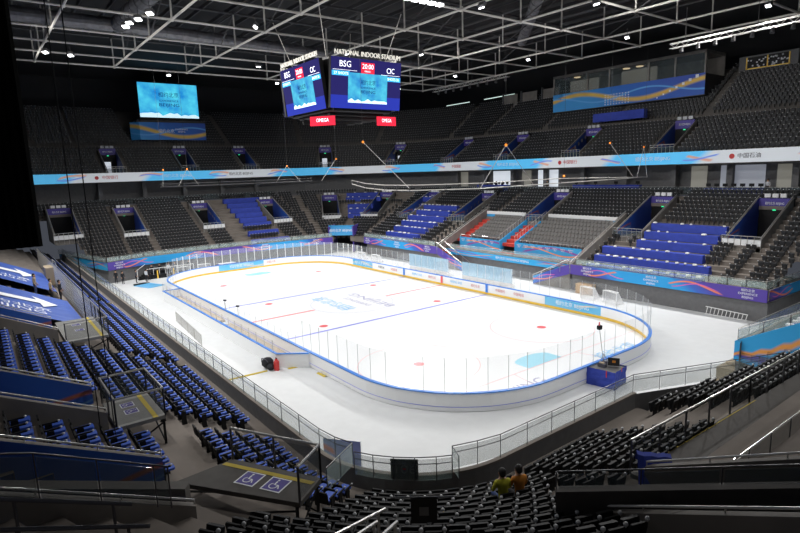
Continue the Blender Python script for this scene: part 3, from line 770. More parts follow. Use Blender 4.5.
railing('tier_railing','thin rail halfway up the upper tier of the far long stand',[pp('F',-30.5,VD0-.3,20.2),pp('F',31.5,VD0-.3,20.2)],.9,2.,gl=None,rl='steel_dark',post='steel_dark')
railing('tier_railing','thin rail halfway up the upper tier of the far end stand',[pp('W',-16.4,VD0-.3,20.2),pp('W',16.4,VD0-.3,20.2)],.9,2.,gl=None,rl='steel_dark',post='steel_dark')
# number sign on the corner railing
t0=math.radians(46); sg=empty('section_sign',pp('NE',t0,.50,2.95),math.atan2(nrm('NE',t0)[1],nrm('NE',t0)[0])+PI/2,'black sign with the number 106 hung on the corner railing','sign')
MB().box((0,.0,.42),(1.0,.06,.78)).build('board',M['black'],sg)
M['dimdigit']=mat('dim_grey_digits',(.12,.12,.12),.6)
text('106',.5,M['dimdigit'],sg,basis((0,-.04,.42),(1,0,0),(0,0,1)),'digits',.005,.75)
MB().bx(-.05,.05,-.05,-.035,.42,.47).build('red_light',M['redbox'],sg)
# ================================================================== ICE AND RINK
def rr_path(hx,hy,r,n=10):
    pts=[]
    for cx,cy,a0 in ((hx-r,hy-r,0),(-hx+r,hy-r,90),(-hx+r,-hy+r,180),(hx-r,-hy+r,270)):
        for k in range(n+1):
            a=math.radians(a0+90*k/n); pts.append((cx+r*math.cos(a),cy+r*math.sin(a)))
    return pts
ice=empty('ice_sheet',(0,0,0),0,'bright white ice sheet with painted hockey lines','ice')
MB().poly([(x,y,.02) for x,y in rr_path(30,13.05,8.5,12)]).build('ice_surface',M['ice'],ice)
def strip(x0,x1,y0,y1,mt,nm,z=.024): MB().bx(x0,x1,y0,y1,.021,z).build(nm,M[mt],ice)
XB=7.56
strip(-.15,.15,-13,-4.6,'redline','center_line'); strip(-.15,.15,4.6,13,'redline','center_line')
strip(XB-.15,XB+.15,-13,13,'blueline','blue_line'); strip(-XB-.15,-XB+.15,-13,13,'blueline','blue_line')
for sx in (-1,1): strip(sx*26-.03,sx*26+.03,-11.9,11.9,'paleredline','goal_line')
def ring(cx,cy,r,w,a0=0,a1=360,n=40,z=.025):
    m=MB()
    for k in range(n):
        a=math.radians(a0+(a1-a0)*k/n);b=math.radians(a0+(a1-a0)*(k+1)/n)
        m.poly([(cx+(r-w)*math.cos(a),cy+(r-w)*math.sin(a),z),(cx+r*math.cos(a),cy+r*math.sin(a),z),(cx+r*math.cos(b),cy+r*math.sin(b),z),(cx+(r-w)*math.cos(b),cy+(r-w)*math.sin(b),z)])
    return m
for sx in (-1,1):
    for sy in (-1,1):
        ring(sx*20,sy*7,4.5,.05).build('faceoff_circle',M['paleredline'],ice)
        for x in (sx*20,sx*(XB-1.5)):
            MB().lathe((x,sy*7,.021),[(.001,.005),(.4,.005),(.42,0)],18).build('faceoff_spot',M['redline'],ice)
ring(0,0,4.5,.05).build('center_circle',M['logo_grey'],ice)
for sx in (-1,1):
    c=sx*26; pts=[(c-sx*.05,-1.83)]+[(c-sx*(1.37+.0+.8*math.cos(a)),1.83*math.sin(a)) for a in np.linspace(-PI/2*.8,PI/2*.8,12)]+[(c-sx*.05,1.83)]
    pts=[(c-sx*.05,-1.83),(c-sx*1.2,-1.83)]+[(c-sx*(1.2+.75*math.cos(a)),1.83*math.sin(a)) for a in np.linspace(-PI/2,PI/2,10)][1:-1]+[(c-sx*1.2,1.83),(c-sx*.05,1.83)]
    if sx<0: pts=pts[::-1]
    MB().poly([(x,y,.026) for x,y in pts]).build('goal_crease',M['crease'],ice)
    m=MB()
    for sy in (-1,1): m.box((c+sx*2,sy*3.9,.025),(4.1,.05,.004),Matrix.Rotation(-sx*sy*-.21,3,'Z'))
    m.build('trapezoid_line',M['paleredline'],ice)
text('相约北京',1.9,M['logo_blue'],ice,basis((-1.2,-1.6,.026),(-1,0,0),(0,-1,0)),'ice_lettering',.001)
text('EXPERIENCE',.9,M['logo_grey'],ice,basis((0,.7,.026),(-1,0,0),(0,-1,0)),'ice_lettering',.001)
text('BEIJING',1.5,M['logo_grey'],ice,basis((.3,2.3,.026),(-1,0,0),(0,-1,0)),'ice_lettering',.001,8.)
text('BEIJING',1.5,M['logo_grey'],ice,basis((28.0,-4.9,.026),(0,1,0),(-1,0,0)),'ice_lettering',.001,4.4)
text('相约北京',1.5,M['logo_blue'],ice,basis((28.,6.0,.026),(0,1,0),(-1,0,0)),'ice_lettering',.001,4.8)
# boards
bd=empty('rink_boards',(0,0,0),0,'white hockey boards with blue cap rail and clear panels around the ice','boards')
rp=rr_path(30,13.1,8.5,12); RP=rp+[rp[0]]
def resample(path,step):
    out=[];acc=0
    seg=[]
    tot=0
    for a,b in zip(path[:-1],path[1:]): l=math.hypot(b[0]-a[0],b[1]-a[1]); seg.append((tot,l,a,b)); tot+=l
    n=round(tot/step)
    for k in range(n):
        t=tot*k/n
        for s,l,a,b in seg:
            if s<=t<=s+l and l>0: f=(t-s)/l; out.append((a[0]+(b[0]-a[0])*f,a[1]+(b[1]-a[1])*f)); break
    return out
BP=resample(RP,1.25)
def off(p,k):  # push outward from the rink
    cx=min(max(p[0],-21.5),21.5); cy=min(max(p[1],-4.6),4.6); d=math.hypot(p[0]-cx,p[1]-cy); return (cx+(p[0]-cx)*(d+k)/d,cy+(p[1]-cy)*(d+k)/d)
def bwall(path,z0,z1,k0,k1,closed=True):
    m=MB(); n=len(path)
    for i in range(n if closed else n-1):
        a,b=path[i],path[(i+1)%n]; A,B_,C_,D_=off(a,k0),off(b,k0),off(b,k1),off(a,k1)
        m.poly([(*A,z0),(*B_,z0),(*B_,z1),(*A,z1)]); m.poly([(*D_,z0),(*C_,z0),(*C_,z1),(*D_,z1)][::-1]); m.poly([(*A,z1),(*B_,z1),(*C_,z1),(*D_,z1)]); m.poly([(*A,z0),(*B_,z0),(*C_,z0),(*D_,z0)][::-1])
    return m
fine=resample(RP,.8)
bwall(fine,.03,1.12,0,.16).build('board_panel',M['board'],bd)
bwall(fine,1.12,1.19,-.03,.2).build('cap_rail',M['bluerail'],bd)
bwall(fine,.03,.26,-.025,-.001).build('kick_plate',M['yellow'],bd)
bwall(fine,.30,.325,.162,.175).build('outer_pinstripe',M['blueline'],bd)
sm=MB(); sm.bx(-.011,.011,-.011,.011,0,1.85); sme=sm.mesh('stanchion',M['knob']); order=sorted(range(len(BP)),key=lambda i:(Vector((*BP[i],0))-CAMP).length); near100=set(order[:99]); restg=MB(); rests=MB()
gidx=0
npanel=len(BP)
for i,(a,b) in enumerate(zip(BP,BP[1:]+BP[:1])):
    mx=((a[0]+b[0])/2,(a[1]+b[1])/2)
    if mx[1]<-13 and -17<mx[0]<14.5: h=.75
    else: h=2.1
    A,B_=off(a,.08),off(b,.08)
    if i not in near100: restg.poly([(*A,1.19),(*B_,1.19),(*B_,1.19+h),(*A,1.19+h)]); rests.bx(A[0]-.035,A[0]+.035,A[1]-.035,A[1]+.035,1.19,1.19+h)
    if i in near100:
        m=MB(); m.poly([(*A,1.19),(*B_,1.19),(*B_,1.19+h),(*A,1.19+h)]); m.build('glass_pane',M['glass'],bd,weld=False)
    o=bpy.data.objects.new('stanchion',sme); o.location=(A[0],A[1],1.19); o.scale=(1,1,h/1.85)
    if i in near100: link(o,bd)
tag(restg.build('glass_panes',M['glassfar'],bd,weld=False),kind='stuff'); tag(rests.build('stanchions',M['white'],bd,weld=False),kind='stuff')
M['pale_red']=mat('faded_red_ink',(.62,.22,.22),.5)
# blue / red line marks and adverts on the far inner face
m=MB(); [m.bx(x-.15,x+.15,13.02,13.09,.26,1.13) for x in (XB,-XB)]; m.build('blue_mark',M['bluerail'],bd)
MB().bx(-.15,.15,13.02,13.09,.26,1.13).build('red_mark',M['redline'],bd)
def advert(x,w,txt,col='ink_red',blue=False):
    if blue:
        mb=MB(); mb.poly([(x-w/2,13.07,.28),(x+w/2,13.07,.28),(x+w/2,13.07,1.1),(x-w/2,13.07,1.1)],0,[(x-w/2,0),(x+w/2,0),(x+w/2,1),(x-w/2,1)])
        o=mb.build('advert_panel',M['adblue'],bd,weld=False)
    text(txt,.5 if blue else .36,M[col if blue or col!='ink_red' else 'pale_red'],bd,basis((x,13.05,.70),(1,0,0),(0,0,1)),'advert_lettering',.003)
M['adblue']=wave('advert_blue',[(.3,(.25,.6,.85)),(.6,(.10,.48,.8)),(.8,(.5,.75,.9))],.8,3.3,k=.12,presence=.5,bands=((.12,(.8,.6,.4)),))
for x,t,c in ((9.6,'中国银行','ink_red'),(12.2,'中国电信','ink_red'),(2.6,'BEIJING 2022','logo_blue'),(5.8,'相约北京','ink_red'),(-4.8,'BEIJING 2022','logo_blue'),(-1.8,'相约北京','ink_red'),(-9.8,'中国联通','ink_red'),(-12.8,'中国石油','ink_dark')): advert(x,2.,t,c)
advert(18.8,6.4,'相约北京 BEIJING','print_white',True); advert(-17.6,5.2,'相约北京 BEIJING','print_white',True)
def endadvert(y,w,txt,col,blue=False):
    if blue:
        mb=MB(); mb.poly([(-29.95,y-w/2,.28),(-29.95,y+w/2,.28),(-29.95,y+w/2,1.1),(-29.95,y-w/2,1.1)],0,[(y-w/2,0),(y+w/2,0),(y+w/2,1),(y-w/2,1)]); mb.build('advert_panel',M['adblue'],bd,weld=False)
    text(txt,.5 if blue else .38,M[col if blue or col!='ink_red' else 'pale_red'],bd,basis((-29.9,y,.7),(0,1,0),(0,0,1)),'advert_lettering',.003)
endadvert(-.5,7,'相约北京 BEIJING','print_white',True); endadvert(-4.6+.5,2,'中国银行','ink_red') if False else None
endadvert(4.2,2,'中国人寿','ink_red')
# goal-less ice: portable goals outside
def hockey_goal(p,rz,label):
    r=empty('hockey_goal',p,rz,label,'goal','spare hockey goals beside the boards')
    m=MB(); P4=[(-.92,0,0),(-.92,0,1.22),(.92,0,1.22),(.92,0,0)]; m.path(P4,.035,6); m.path([(-.92,0,1.22),(-.7,.5,1.2),(.7,.5,1.2),(.92,0,1.22)],.03,6); m.path([(-.92,0,.03),(-.85,1.1,.03),(.85,1.1,.03),(.92,0,.03)],.03,6); m.build('goal_frame',M['white'],r)
    m=MB(); m.poly([(-.7,.5,1.2),(.7,.5,1.2),(.85,1.1,.03),(-.85,1.1,.03)]); m.poly([(-.92,0,1.22),(-.7,.5,1.2),(-.85,1.1,.03),(-.92,0,0)]); m.poly([(.92,0,1.22),(.7,.5,1.2),(.85,1.1,.03),(.92,0,0)]); m.poly([(-.92,0,1.22),(.92,0,1.22),(.7,.5,1.2),(-.7,.5,1.2)])
    m.build('net',M['net'],r,weld=False)
M['net']=glass('white_netting',(.8,.8,.8),.45,.8)
for p,a,l in (((-32.6,-8.3,0),90,'white hockey goal left of the other one behind the left end boards'),((-32.8,-5.2,0),90,'white hockey goal right of the other one behind the left end boards'),((-24.5,17.2,0),0,'white hockey goal farthest left beyond the far boards'),((-20.3,17.2,0),0,'white hockey goal second from the left beyond the far boards'),((16.4,19.0,0),-10,'white hockey goal beyond the far boards near the tan crate'),((19.2,18.8,0),-14,'white hockey goal beyond the far boards at the right rink corner')):
    hockey_goal(p,math.radians(a),l)
# team benches near side
def bench_box(x0,x1,label,grp):
    r=empty('team_bench',((x0+x1)/2,-14.2,0),0,label,'bench',grp); cx=(x0+x1)/2; h=(x1-x0)/2
    MB().bx(-h,h,-1.0,-.88,0,1.05).build('back_wall',M['board'],r)
    MB().bx(-h,h,-1.03,-.85,1.05,1.12).build('cap_rail',M['bluerail'],r)
    MB().bx(-h,h,-.85,.85,.0,.2).build('bench_floor',M['benchfloor'],r)
    m=MB(); m.bx(-h+.2,h-.2,-.75,-.4,.55,.6); [m.bx(x-.04,x+.04,-.72,-.44,.2,.55) for x in np.arange(-h+.5,h-.3,1.6)]; m.build('bench_seat',M['wood'],r)
    g=MB(); g.poly([(-h,-.94,1.12),(h,-.94,1.12),(h,-.94,1.95),(-h,-.94,1.95)]); g.build('back_glass',M['glass'],r,weld=False)
    for x in np.arange(-h,h+.1,1.5):
        MB().bx(x-.02,x+.02,-.96,-.92,1.12,1.97).build('stanchion',M['rail'],r)
    m=MB(); m.bx(-h+.3,-h+2.2,-.83,-.80,.45,1.0); m.bx(h-2.2,h-.3,-.83,-.80,.45,1.0); m.build('bench_sign',M['greycloth'],r)
bench_box(-17,-2.2,'team bench enclosure with wooden bench, left of the gap on the near boards','team benches on the near side')
bench_box(-.6,13.4,'team bench enclosure with wooden bench, right of the gap and nearer the camera','team benches on the near side')
r=empty('bench_end_boards',(14.,-14.2,0),0,'white angled board closing the near end of the team bench','boards')
m=MB(); m.prism([(-.6,-1.),(-.5,-1.0),(1.1,.86),(1.0,.9)],0,1.05); m.build('board_panel',M['board'],r); m=MB(); m.prism([(-.63,-1.03),(-.45,-1.03),(1.15,.86),(.95,.9)],1.05,1.12); m.build('cap_rail',M['bluerail'],r)
r=empty('bench_end_boards',(-17.,-14.2,0),0,'white board closing the far end of the team bench','boards')
m=MB(); m.bx(-.1,0,-1.,.9,0,1.05); m.build('board_panel',M['board'],r); m=MB(); m.bx(-.13,.03,-1.03,.9,1.05,1.12); m.build('cap_rail',M['bluerail'],r)
r=empty('bench_gate',(-1.4,-15.15,0),0,'white gate between the two team benches','gate')
MB().bx(-.8,.8,-.05,.05,0,1.05).build('gate_panel',M['board'],r); MB().bx(-.8,.8,-.08,.08,1.05,1.12).build('cap_rail',M['bluerail'],r)
# penalty boxes
def pen(x0,x1,label):
    r=empty('penalty_box',((x0+x1)/2,14.6,0),0,label,'penalty box'); h=(x1-x0)/2
    MB().bx(-h,h,1.,1.1,0,1.05).build('back_wall',M['board'],r)
    m=MB(); m.bx(-h,h,-.3,1.0,0,.15); m.bx(-h+.2,h-.2,.5,.9,.5,.56); [m.bx(x-.04,x+.04,.55,.85,.15,.5) for x in np.arange(-h+.4,h-.2,1.5)]; m.build('wooden_bench',M['wood'],r)
    for x in np.arange(-h,h-.5,1.15):
        g=MB(); g.bx(x,x+1.1,1.02,1.08,1.05,2.7); g.build('tinted_panel',M['tintglass'],r,weld=False)
    for sx in (-1,1): g=MB(); g.bx(sx*h-.02,sx*h+.02,-1.4,1.05,1.05,2.7); g.build('side_glass',M['glass'],r,weld=False)
pen(-9.6,-1.2,'penalty box with light-blue tinted rear panels, left of the red mark')
pen(1.0,9.4,'penalty box with light-blue tinted rear panels, right of the red mark')
# ================================================================== VIP BLOCKS
m=MB(); m.bx(VIPX[0],VIPX[1],B+1.55,B+4.3,2.3,2.58); m.build('floor_red_walkway',M['red']).__setitem__('kind','structure')
def vipfront(x0,x1,label):
    r=empty('parapet_panel',((x0+x1)/2,B+3.7,2.6),0,label,'parapet'); h=(x1-x0)/2
    m=MB(); m.poly([(-h,0,0),(h,0,0),(h,0,1.55),(-h,0,1.55)],0,[(0,0),(2*h,0),(2*h,1),(0,1)]); m.bx(-h,h,.01,.12,0,1.55,0); m.build('printed_face',M['fascia2'],r,weld=False)
    for k in range(int(2*h/1.15)):
        x=-h+.7+k*1.15; text('BEIJING\n2022',.22,M['print_white'],r,basis((x,-.02,1.15),(1,0,0),(0,0,1)),'printed_mark',.003)
    m=MB(); m.path([(-h,.1,1.9),(h,.1,1.9)],.03,6); [m.tube((x,.1,1.5),(x,.1,1.9),.02,5) for x in np.arange(-h,h+.01,1.2)]; m.build('handrail',M['rail'],r)
vipfront(-9.4,-1.6,'light-blue parapet with repeated white marks, left red-floored block'); vipfront(1.2,11.4,'light-blue parapet with repeated white marks, right red-floored block')
def vipback(x0,x1,label):
    r=empty('sign_strip',((x0+x1)/2,B+10.4,rk(10.4)),0,label,'sign'); h=(x1-x0)/2
    MB().bx(-h,h,-.05,.05,.3,.75).build('white_strip',M['white'],r); MB().bx(-h,h,-.05,.05,-.1,.3).build('blue_strip',M['ltblue'],r)
vipback(-10.3,-2.6,'white and light-blue sign strip behind the left red-floored block'); vipback(1.4,11.9,'white and light-blue sign strip behind the right red-floored block')
def sidewall(x,label,mt='concrete'):
    r=empty('stair_wall',(x,B,2),0,label,'wall')
    m=MB(); A=[(-.15,0,0),(-.15,11,rk(11)-2-.4),(-.15,11,rk(11)-2+1.0),(-.15,0,1.0)]; Bq=[(.15,p[1],p[2]) for p in A]
    m.poly(A);m.poly(Bq[::-1]); [m.poly([A[k],A[(k+1)%4],Bq[(k+1)%4],Bq[k]]) for k in range(4)]
    m.build('concrete_wall',M[mt],r); m=MB(); m.tube((0,0,1.25),(0,11,rk(11)-2+1.25),.04,6); [m.tube((0,11*f,.9+(rk(11)-2)*f),(0,11*f,1.25+(rk(11)-2)*f),.025,4) for f in np.linspace(0,1,9)]; m.build('handrail',M['rail'],r)
sidewall(VIPX[0],'sloping concrete wall with rail left of the red-floored blocks'); sidewall(VIPX[1],'sloping concrete wall with rail right of the red-floored blocks')
def centre_stair(x,label):
    r=empty('stair_wall',(x,B+3.7,2.6),0,label,'wall')
    m=MB(); A=[(0,0,0),(0,6.6,3.1),(0,6.6,4.5),(0,0,1.55)]; Bq=[(.12,p[1],p[2]) for p in A]; m.poly(A,0,[(0,0),(7,0),(7,1),(0,1)]); m.poly(Bq[::-1]); [m.poly([A[k],A[(k+1)%4],Bq[(k+1)%4],Bq[k]]) for k in range(4)]
    m.build('printed_face',M['fascia2'],r,weld=False)
    m=MB()
    for k in range(13):
        f=k/12; m.tube((.06,6.6*f,1.5+2.9*f),(.06,6.6*f,2.35+2.9*f),.025,4)
    m.tube((.06,0,2.35),(.06,6.6,5.25),.03,5); m.build('handrail',M['rail'],r)
centre_stair(-1.6,'light-blue stair wall with rails, right edge of the left red-floored block'); centre_stair(1.1,'light-blue stair wall with rails, left edge of the right red-floored block')
def icestair(x0,x1,label):
    r=empty('stair_to_ice',(x0,B+.7,0),0,label,'stairs'); n=9; L_=x1-x0
    m=MB()
    for k in range(n): m.bx(min(L_*k/n,L_*(k+1)/n),max(L_*k/n,L_*(k+1)/n),-.65,.75,0,2.5*(1-(k+.5)/n))
    m.build('steps',M['concrete'],r)
    m=MB(); [m.bx(min(L_*k/n,L_*(k+1)/n),max(L_*k/n,L_*(k+1)/n),-.5,.6,2.5*(1-(k+.5)/n),2.5*(1-(k+.5)/n)+.02) for k in range(n)]; m.build('stair_carpet',M['red'],r)
    m=MB(); m.poly([(0,-.72,1.85),(L_,-.72,-.0),(L_,-.72,.95),(0,-.72,2.95)],0,[(0,0),(5,0),(5,1),(0,1)]); m.build('printed_side',M['fascia'],r,weld=False)
    m=MB()
    for y in (-.75,.7):
        m.tube((0,y,3.6),(L_,y,1.1),.04,5); [m.tube((L_*f,y,2.5-2.3*f),(L_*f,y,3.6-2.5*f),.025,4) for f in np.linspace(0,1,5)]
    m.build('handrail',M['rail'],r)
icestair(VIPX[0]+.1,VIPX[0]+5.3,'red stairs down to the ice left of the walkway'); icestair(VIPX[1]-.1,VIPX[1]-5.3,'red stairs down to the ice right of the walkway')
# ================================================================== PRESS ROOMS
wn=0
def room(side,s0,s1,mt,label,z0=10.4,z1=13.4):
    global wn; wn+=1
    mb,_=band(side,s0,s1,21.8,z0,z1,1); o=mb.build('window_%d'%wn,M[mt]); tag(o,kind='structure')
for a,b,mt in ((18.8,23.8,'litmid'),(15.2,17.2,'litdim'),(25.,27.2,'litdim'),(-9.6,-5.6,'lit'),(-19.6,-14.6,'lit'),(-13,-11,'litdim'),(-28,-26,'litdim')): room('F',a,b,mt,'')
# pilasters
pl=MB()
for x in np.arange(-28,32,6.9): pl.bx(x-.35,x+.35,B+20.6,B+21.3,9.8,13.7)
for y in (-14,-7,0,7,14): pl.bx(-AW-21.3,-AW-20.6,y-.35,y+.35,9.8,13.7)
o=pl.build('wall_pilasters',M['greywall']); tag(o,kind='structure')
# figures/desks silhouettes in rooms: desks with monitors
def desk(p,w,label,n):
    r=empty('press_desk',p,0,label,'desk')
    MB().bx(-w/2,w/2,-.4,.4,.0,1.15).build('desk_front',M['bluedrape'],r)
    for k in range(n):
        x=-w/2+.4+k*(w-.8)/max(1,n-1); m=MB(); m.bx(x-.28,x+.28,-.05,0,1.3,1.65); m.bx(x-.04,x+.04,-.04,.02,1.15,1.3); m.bx(x-.12,x+.12,-.12,.1,1.15,1.17); m.build('monitor',M['black'],r)
desk((-17.2,B+19.2,9.95),7.2,'blue-draped press desk with monitors in front of the left lit room',8)
desk((4.5,B+19.2,9.95),10.5,'long blue-draped press desk under the middle of the ribbon board',4)
desk((21.3,B+19.6,9.6),6.6,'low press desk with monitors in the right lit room',7)
# ================================================================== UPPER BOXES
def fbox():
    r=empty('glass_box',(-.3,B+30,23.2),0,'glazed hospitality box above the large blue and gold banner','box')
    m=MB(); m.poly([(-12.8,0,0),(12.8,0,0),(12.8,0,2.9),(-12.8,0,2.9)],0,[(0,0),(25.6,0),(25.6,1),(0,1)]); m.build('printed_banner',M['bigbanner'],r,weld=False)
    MB().bx(-12.8,12.8,.05,6,-.1,2.85).build('box_base',M['steel_dark'],r)
    m=MB(); m.bx(-12.8,12.8,0,6.,5.6,6.0); [m.bx(x-.12,x+.12,0,.25,2.9,5.6) for x in (-12.7,-6.,-2,4.5,8.5,12.7)]; m.bx(-12.8,12.8,5.8,6,2.9,5.6); m.build('frame',M['concrete'],r)
    MB().bx(-12.7,12.7,.1,.14,2.9,5.6).build('glazing',M['darkglass'],r)
    m=MB(); m.bx(-12.2,-6.5,4.,4.1,3.,5.4); m.bx(-1.7,4.2,3.,3.1,3.,5.4); m.build('lit_interior',M['litdim'],r)
    m=MB(); [m.lathe((x,1.5,5.45),[(.001,0),(.5,0),(.55,.1)],10) for x in (0.,2.2,-9)]; m.build('ceiling_light',M['orange_soft'],r)
    dots=MB()
    for k in range(9):
        for j in range(5): dots.lathe((-2.6+k*.45,-.02,.3+j*.36),[(.001,0),(.08,0)],6)
    for v in dots.v: pass
    d2=MB()
    for k in range(9):
        for j in range(5):
            x=-2.6+k*.5;z=.25+j*.36; s_=.09; d2.poly([(x-s_,-.02,z-s_),(x+s_,-.02,z-s_),(x+s_,-.02,z+s_),(x-s_,-.02,z+s_)])
    for k in range(7):
        x=6+k*.95;z=.3+k*.38; s_=.1+.02*k; d2.poly([(x-s_,-.02,z-s_),(x+s_,-.02,z-s_),(x+s_,-.02,z+s_),(x-s_,-.02,z+s_)])
    d2.build('printed_dots',M['print_white'],r,weld=False)
M['orange_soft']=mat('warm_ceiling_light',(.8,.6,.3),.4,emit=.8,ecol=(1,.8,.5))
fbox()
r=empty('seat_cover',(1.8,B+26.3,20.5),0,'blue fabric cover over seats in the upper tier below the large banner','cover')
m=MB(); m.bx(-4.2,4.2,-.3,.6,0,1.25); m.build('fabric',M['bluedrape'],r)
def strip_light(p0,p1,label):
    c=(Vector(p0)+Vector(p1))/2; r=empty('strip_light',c,0,label,'light'); m=MB(); m.tube(Vector(p0)-c,Vector(p1)-c,.09,6); m.build('tube_lamp',M['lampsoft'],r); m=MB(); m.tube(Vector(p0)-c+Vector((0,.1,.12)),Vector(p1)-c+Vector((0,.1,.12)),.12,4); m.build('housing',M['steel_dark'],r)
M['lampsoft']=mat('soft_lamp',(.8,.9,.85),.4,emit=.6,ecol=(.7,.9,.85))
strip_light((14.,59,28.3),(21.3,59,28.2),'pale strip light on the top wall at the right')
strip_light((-48,58,28.4),(-41,58.5,28.5),'pale strip light on the top wall, left one'); strip_light((-37,59,28.6),(-28.5,59.,28.7),'pale strip light on the top wall, second from the left')
r=empty('press_cabin',(18.,57.2,26.3),0,'long cabin with orange framed windows at the top of the upper tier','cabin')
MB().bx(-3.6,3.6,0,2,0,1.9).build('cabin_wall',M['greywall'],r)
m=MB(); [m.bx(x-.08,x+.08,-.1,0,.1,1.7) for x in (-2.6,0,2.6)]; m.bx(-2.7,2.7,-.1,0,.1,.25); m.build('orange_post',M['yellow'],r)
m=MB(); rr=random.Random(3)
for k in range(40): x=rr.uniform(-2.5,2.5);z=rr.uniform(.3,1.5); m.box((x,-.06,z),(.18,.05,.18))
m.build('stored_items',M['whitecloth'],r); MB().bx(-2.5,2.5,-.03,0,.25,1.7).build('cabin_window',M['black'],r)
r=empty('shuttered_opening',(-22,58.,25.9),0,'row of pale shutters at the top left of the glazed box','shutter')
m=MB(); [m.bx(x,x+3.6,0,.1,0,2.6) for x in (-8.5,-3.6,1.5)]; m.build('shutter',M['concrete'],r); m=MB(); [m.bx(x-.2,x,-.1,.2,-.3,3) for x in (-8.6,-3.8,1.3,5.3)]; m.build('frame',M['greywall'],r)
# ================================================================== VIDEO SCREENS
def picture(parent,w,h,k=1.):
    """graphic in local x(right) z(up), facing -y"""
    mb=MB(); mb.poly([(-w/2,0,0),(w/2,0,0),(w/2,0,h),(-w/2,0,h)],0,[(0,0),(w/h,0),(w/h,1),(0,1)]); o=mb.build('display',M['screen'],parent,weld=False)
    pts=[(-w/2,0)]; rr=random.Random(5); n=16
    for i in range(n+1): pts.append((-w/2+w*i/n,h*(.05+.10*rr.random())))
    pts.append((w/2,0)); c=MB()
    for i in range(n): a,b=pts[i+1],pts[i+2]; c.poly([(a[0],-.02,0),(b[0],-.02,0),(b[0],-.02,b[1]),(a[0],-.02,a[1])])
    c.build('cloud_graphic',M['cloud'],parent,weld=False)
    text('相约北京',h*.16,M['led_navy_text'],parent,basis((0,-.03,h*.66),(1,0,0),(0,0,1)),'display_lettering',.002,w*.34)
    text('EXPERIENCE',h*.08,M['led_navy_text'],parent,basis((0,-.03,h*.49),(1,0,0),(0,0,1)),'display_lettering',.002,w*.32)
    text('BEIJING',h*.13,M['led_navy_text'],parent,basis((0,-.03,h*.37),(1,0,0),(0,0,1)),'display_lettering',.002,w*.34)
    return o
r=empty('video_screen',(-62,.3,25.3),PI/2,'large video screen with blue picture hanging above the far end','screen')
picture(r,10.7,6.2); m=MB(); m.bx(-5.5,5.5,.05,.5,-.2,6.4); m.bx(-5.3,5.5,-.1,.4,-.5,-.2); m.build('casing',M['black'],r)
m=MB(); m.tube((0,.2,6.4),(0,.2,11),.05,5); m.build('hanger',M['steel_dark'],r)
r=empty('screen_box',(-62,.5,21.2),PI/2,'blue and gold printed box below the large video screen','box')
m=MB(); m.poly([(-5.9,0,0),(6.2,0,0),(6.2,0,3.2),(-5.9,0,3.2)],0,[(8,0),(20.1,0),(20.1,1),(8,1)]); m.poly([(-7.2,1.5,0),(-5.9,0,0),(-5.9,0,3.2),(-7.2,1.5,3.2)],0,[(6,0),(8,0),(8,1),(6,1)]); m.poly([(6.2,0,0),(6.9,2,0),(6.9,2,3.2),(6.2,0,3.2)],0,[(20,0),(22,0),(22,1),(20,1)]); m.build('printed_face',M['bigbanner'],r,weld=False)
m=MB(); m.bx(-6.2,6.6,.3,3,3.2,3.6); m.bx(-5.8,6.1,.1,3,0,3.2); m.build('box_body',M['steel_dark'],r)
text('相约北京',.75,M['print_white'],r,basis((-1.2,-.03,1.6),(1,0,0),(0,0,1)),'lettering'); text('EXPERIENCE\nBEIJING',.42,M['print_white'],r,basis((1.6,-.03,1.75),(1,0,0),(0,0,1)),'lettering')
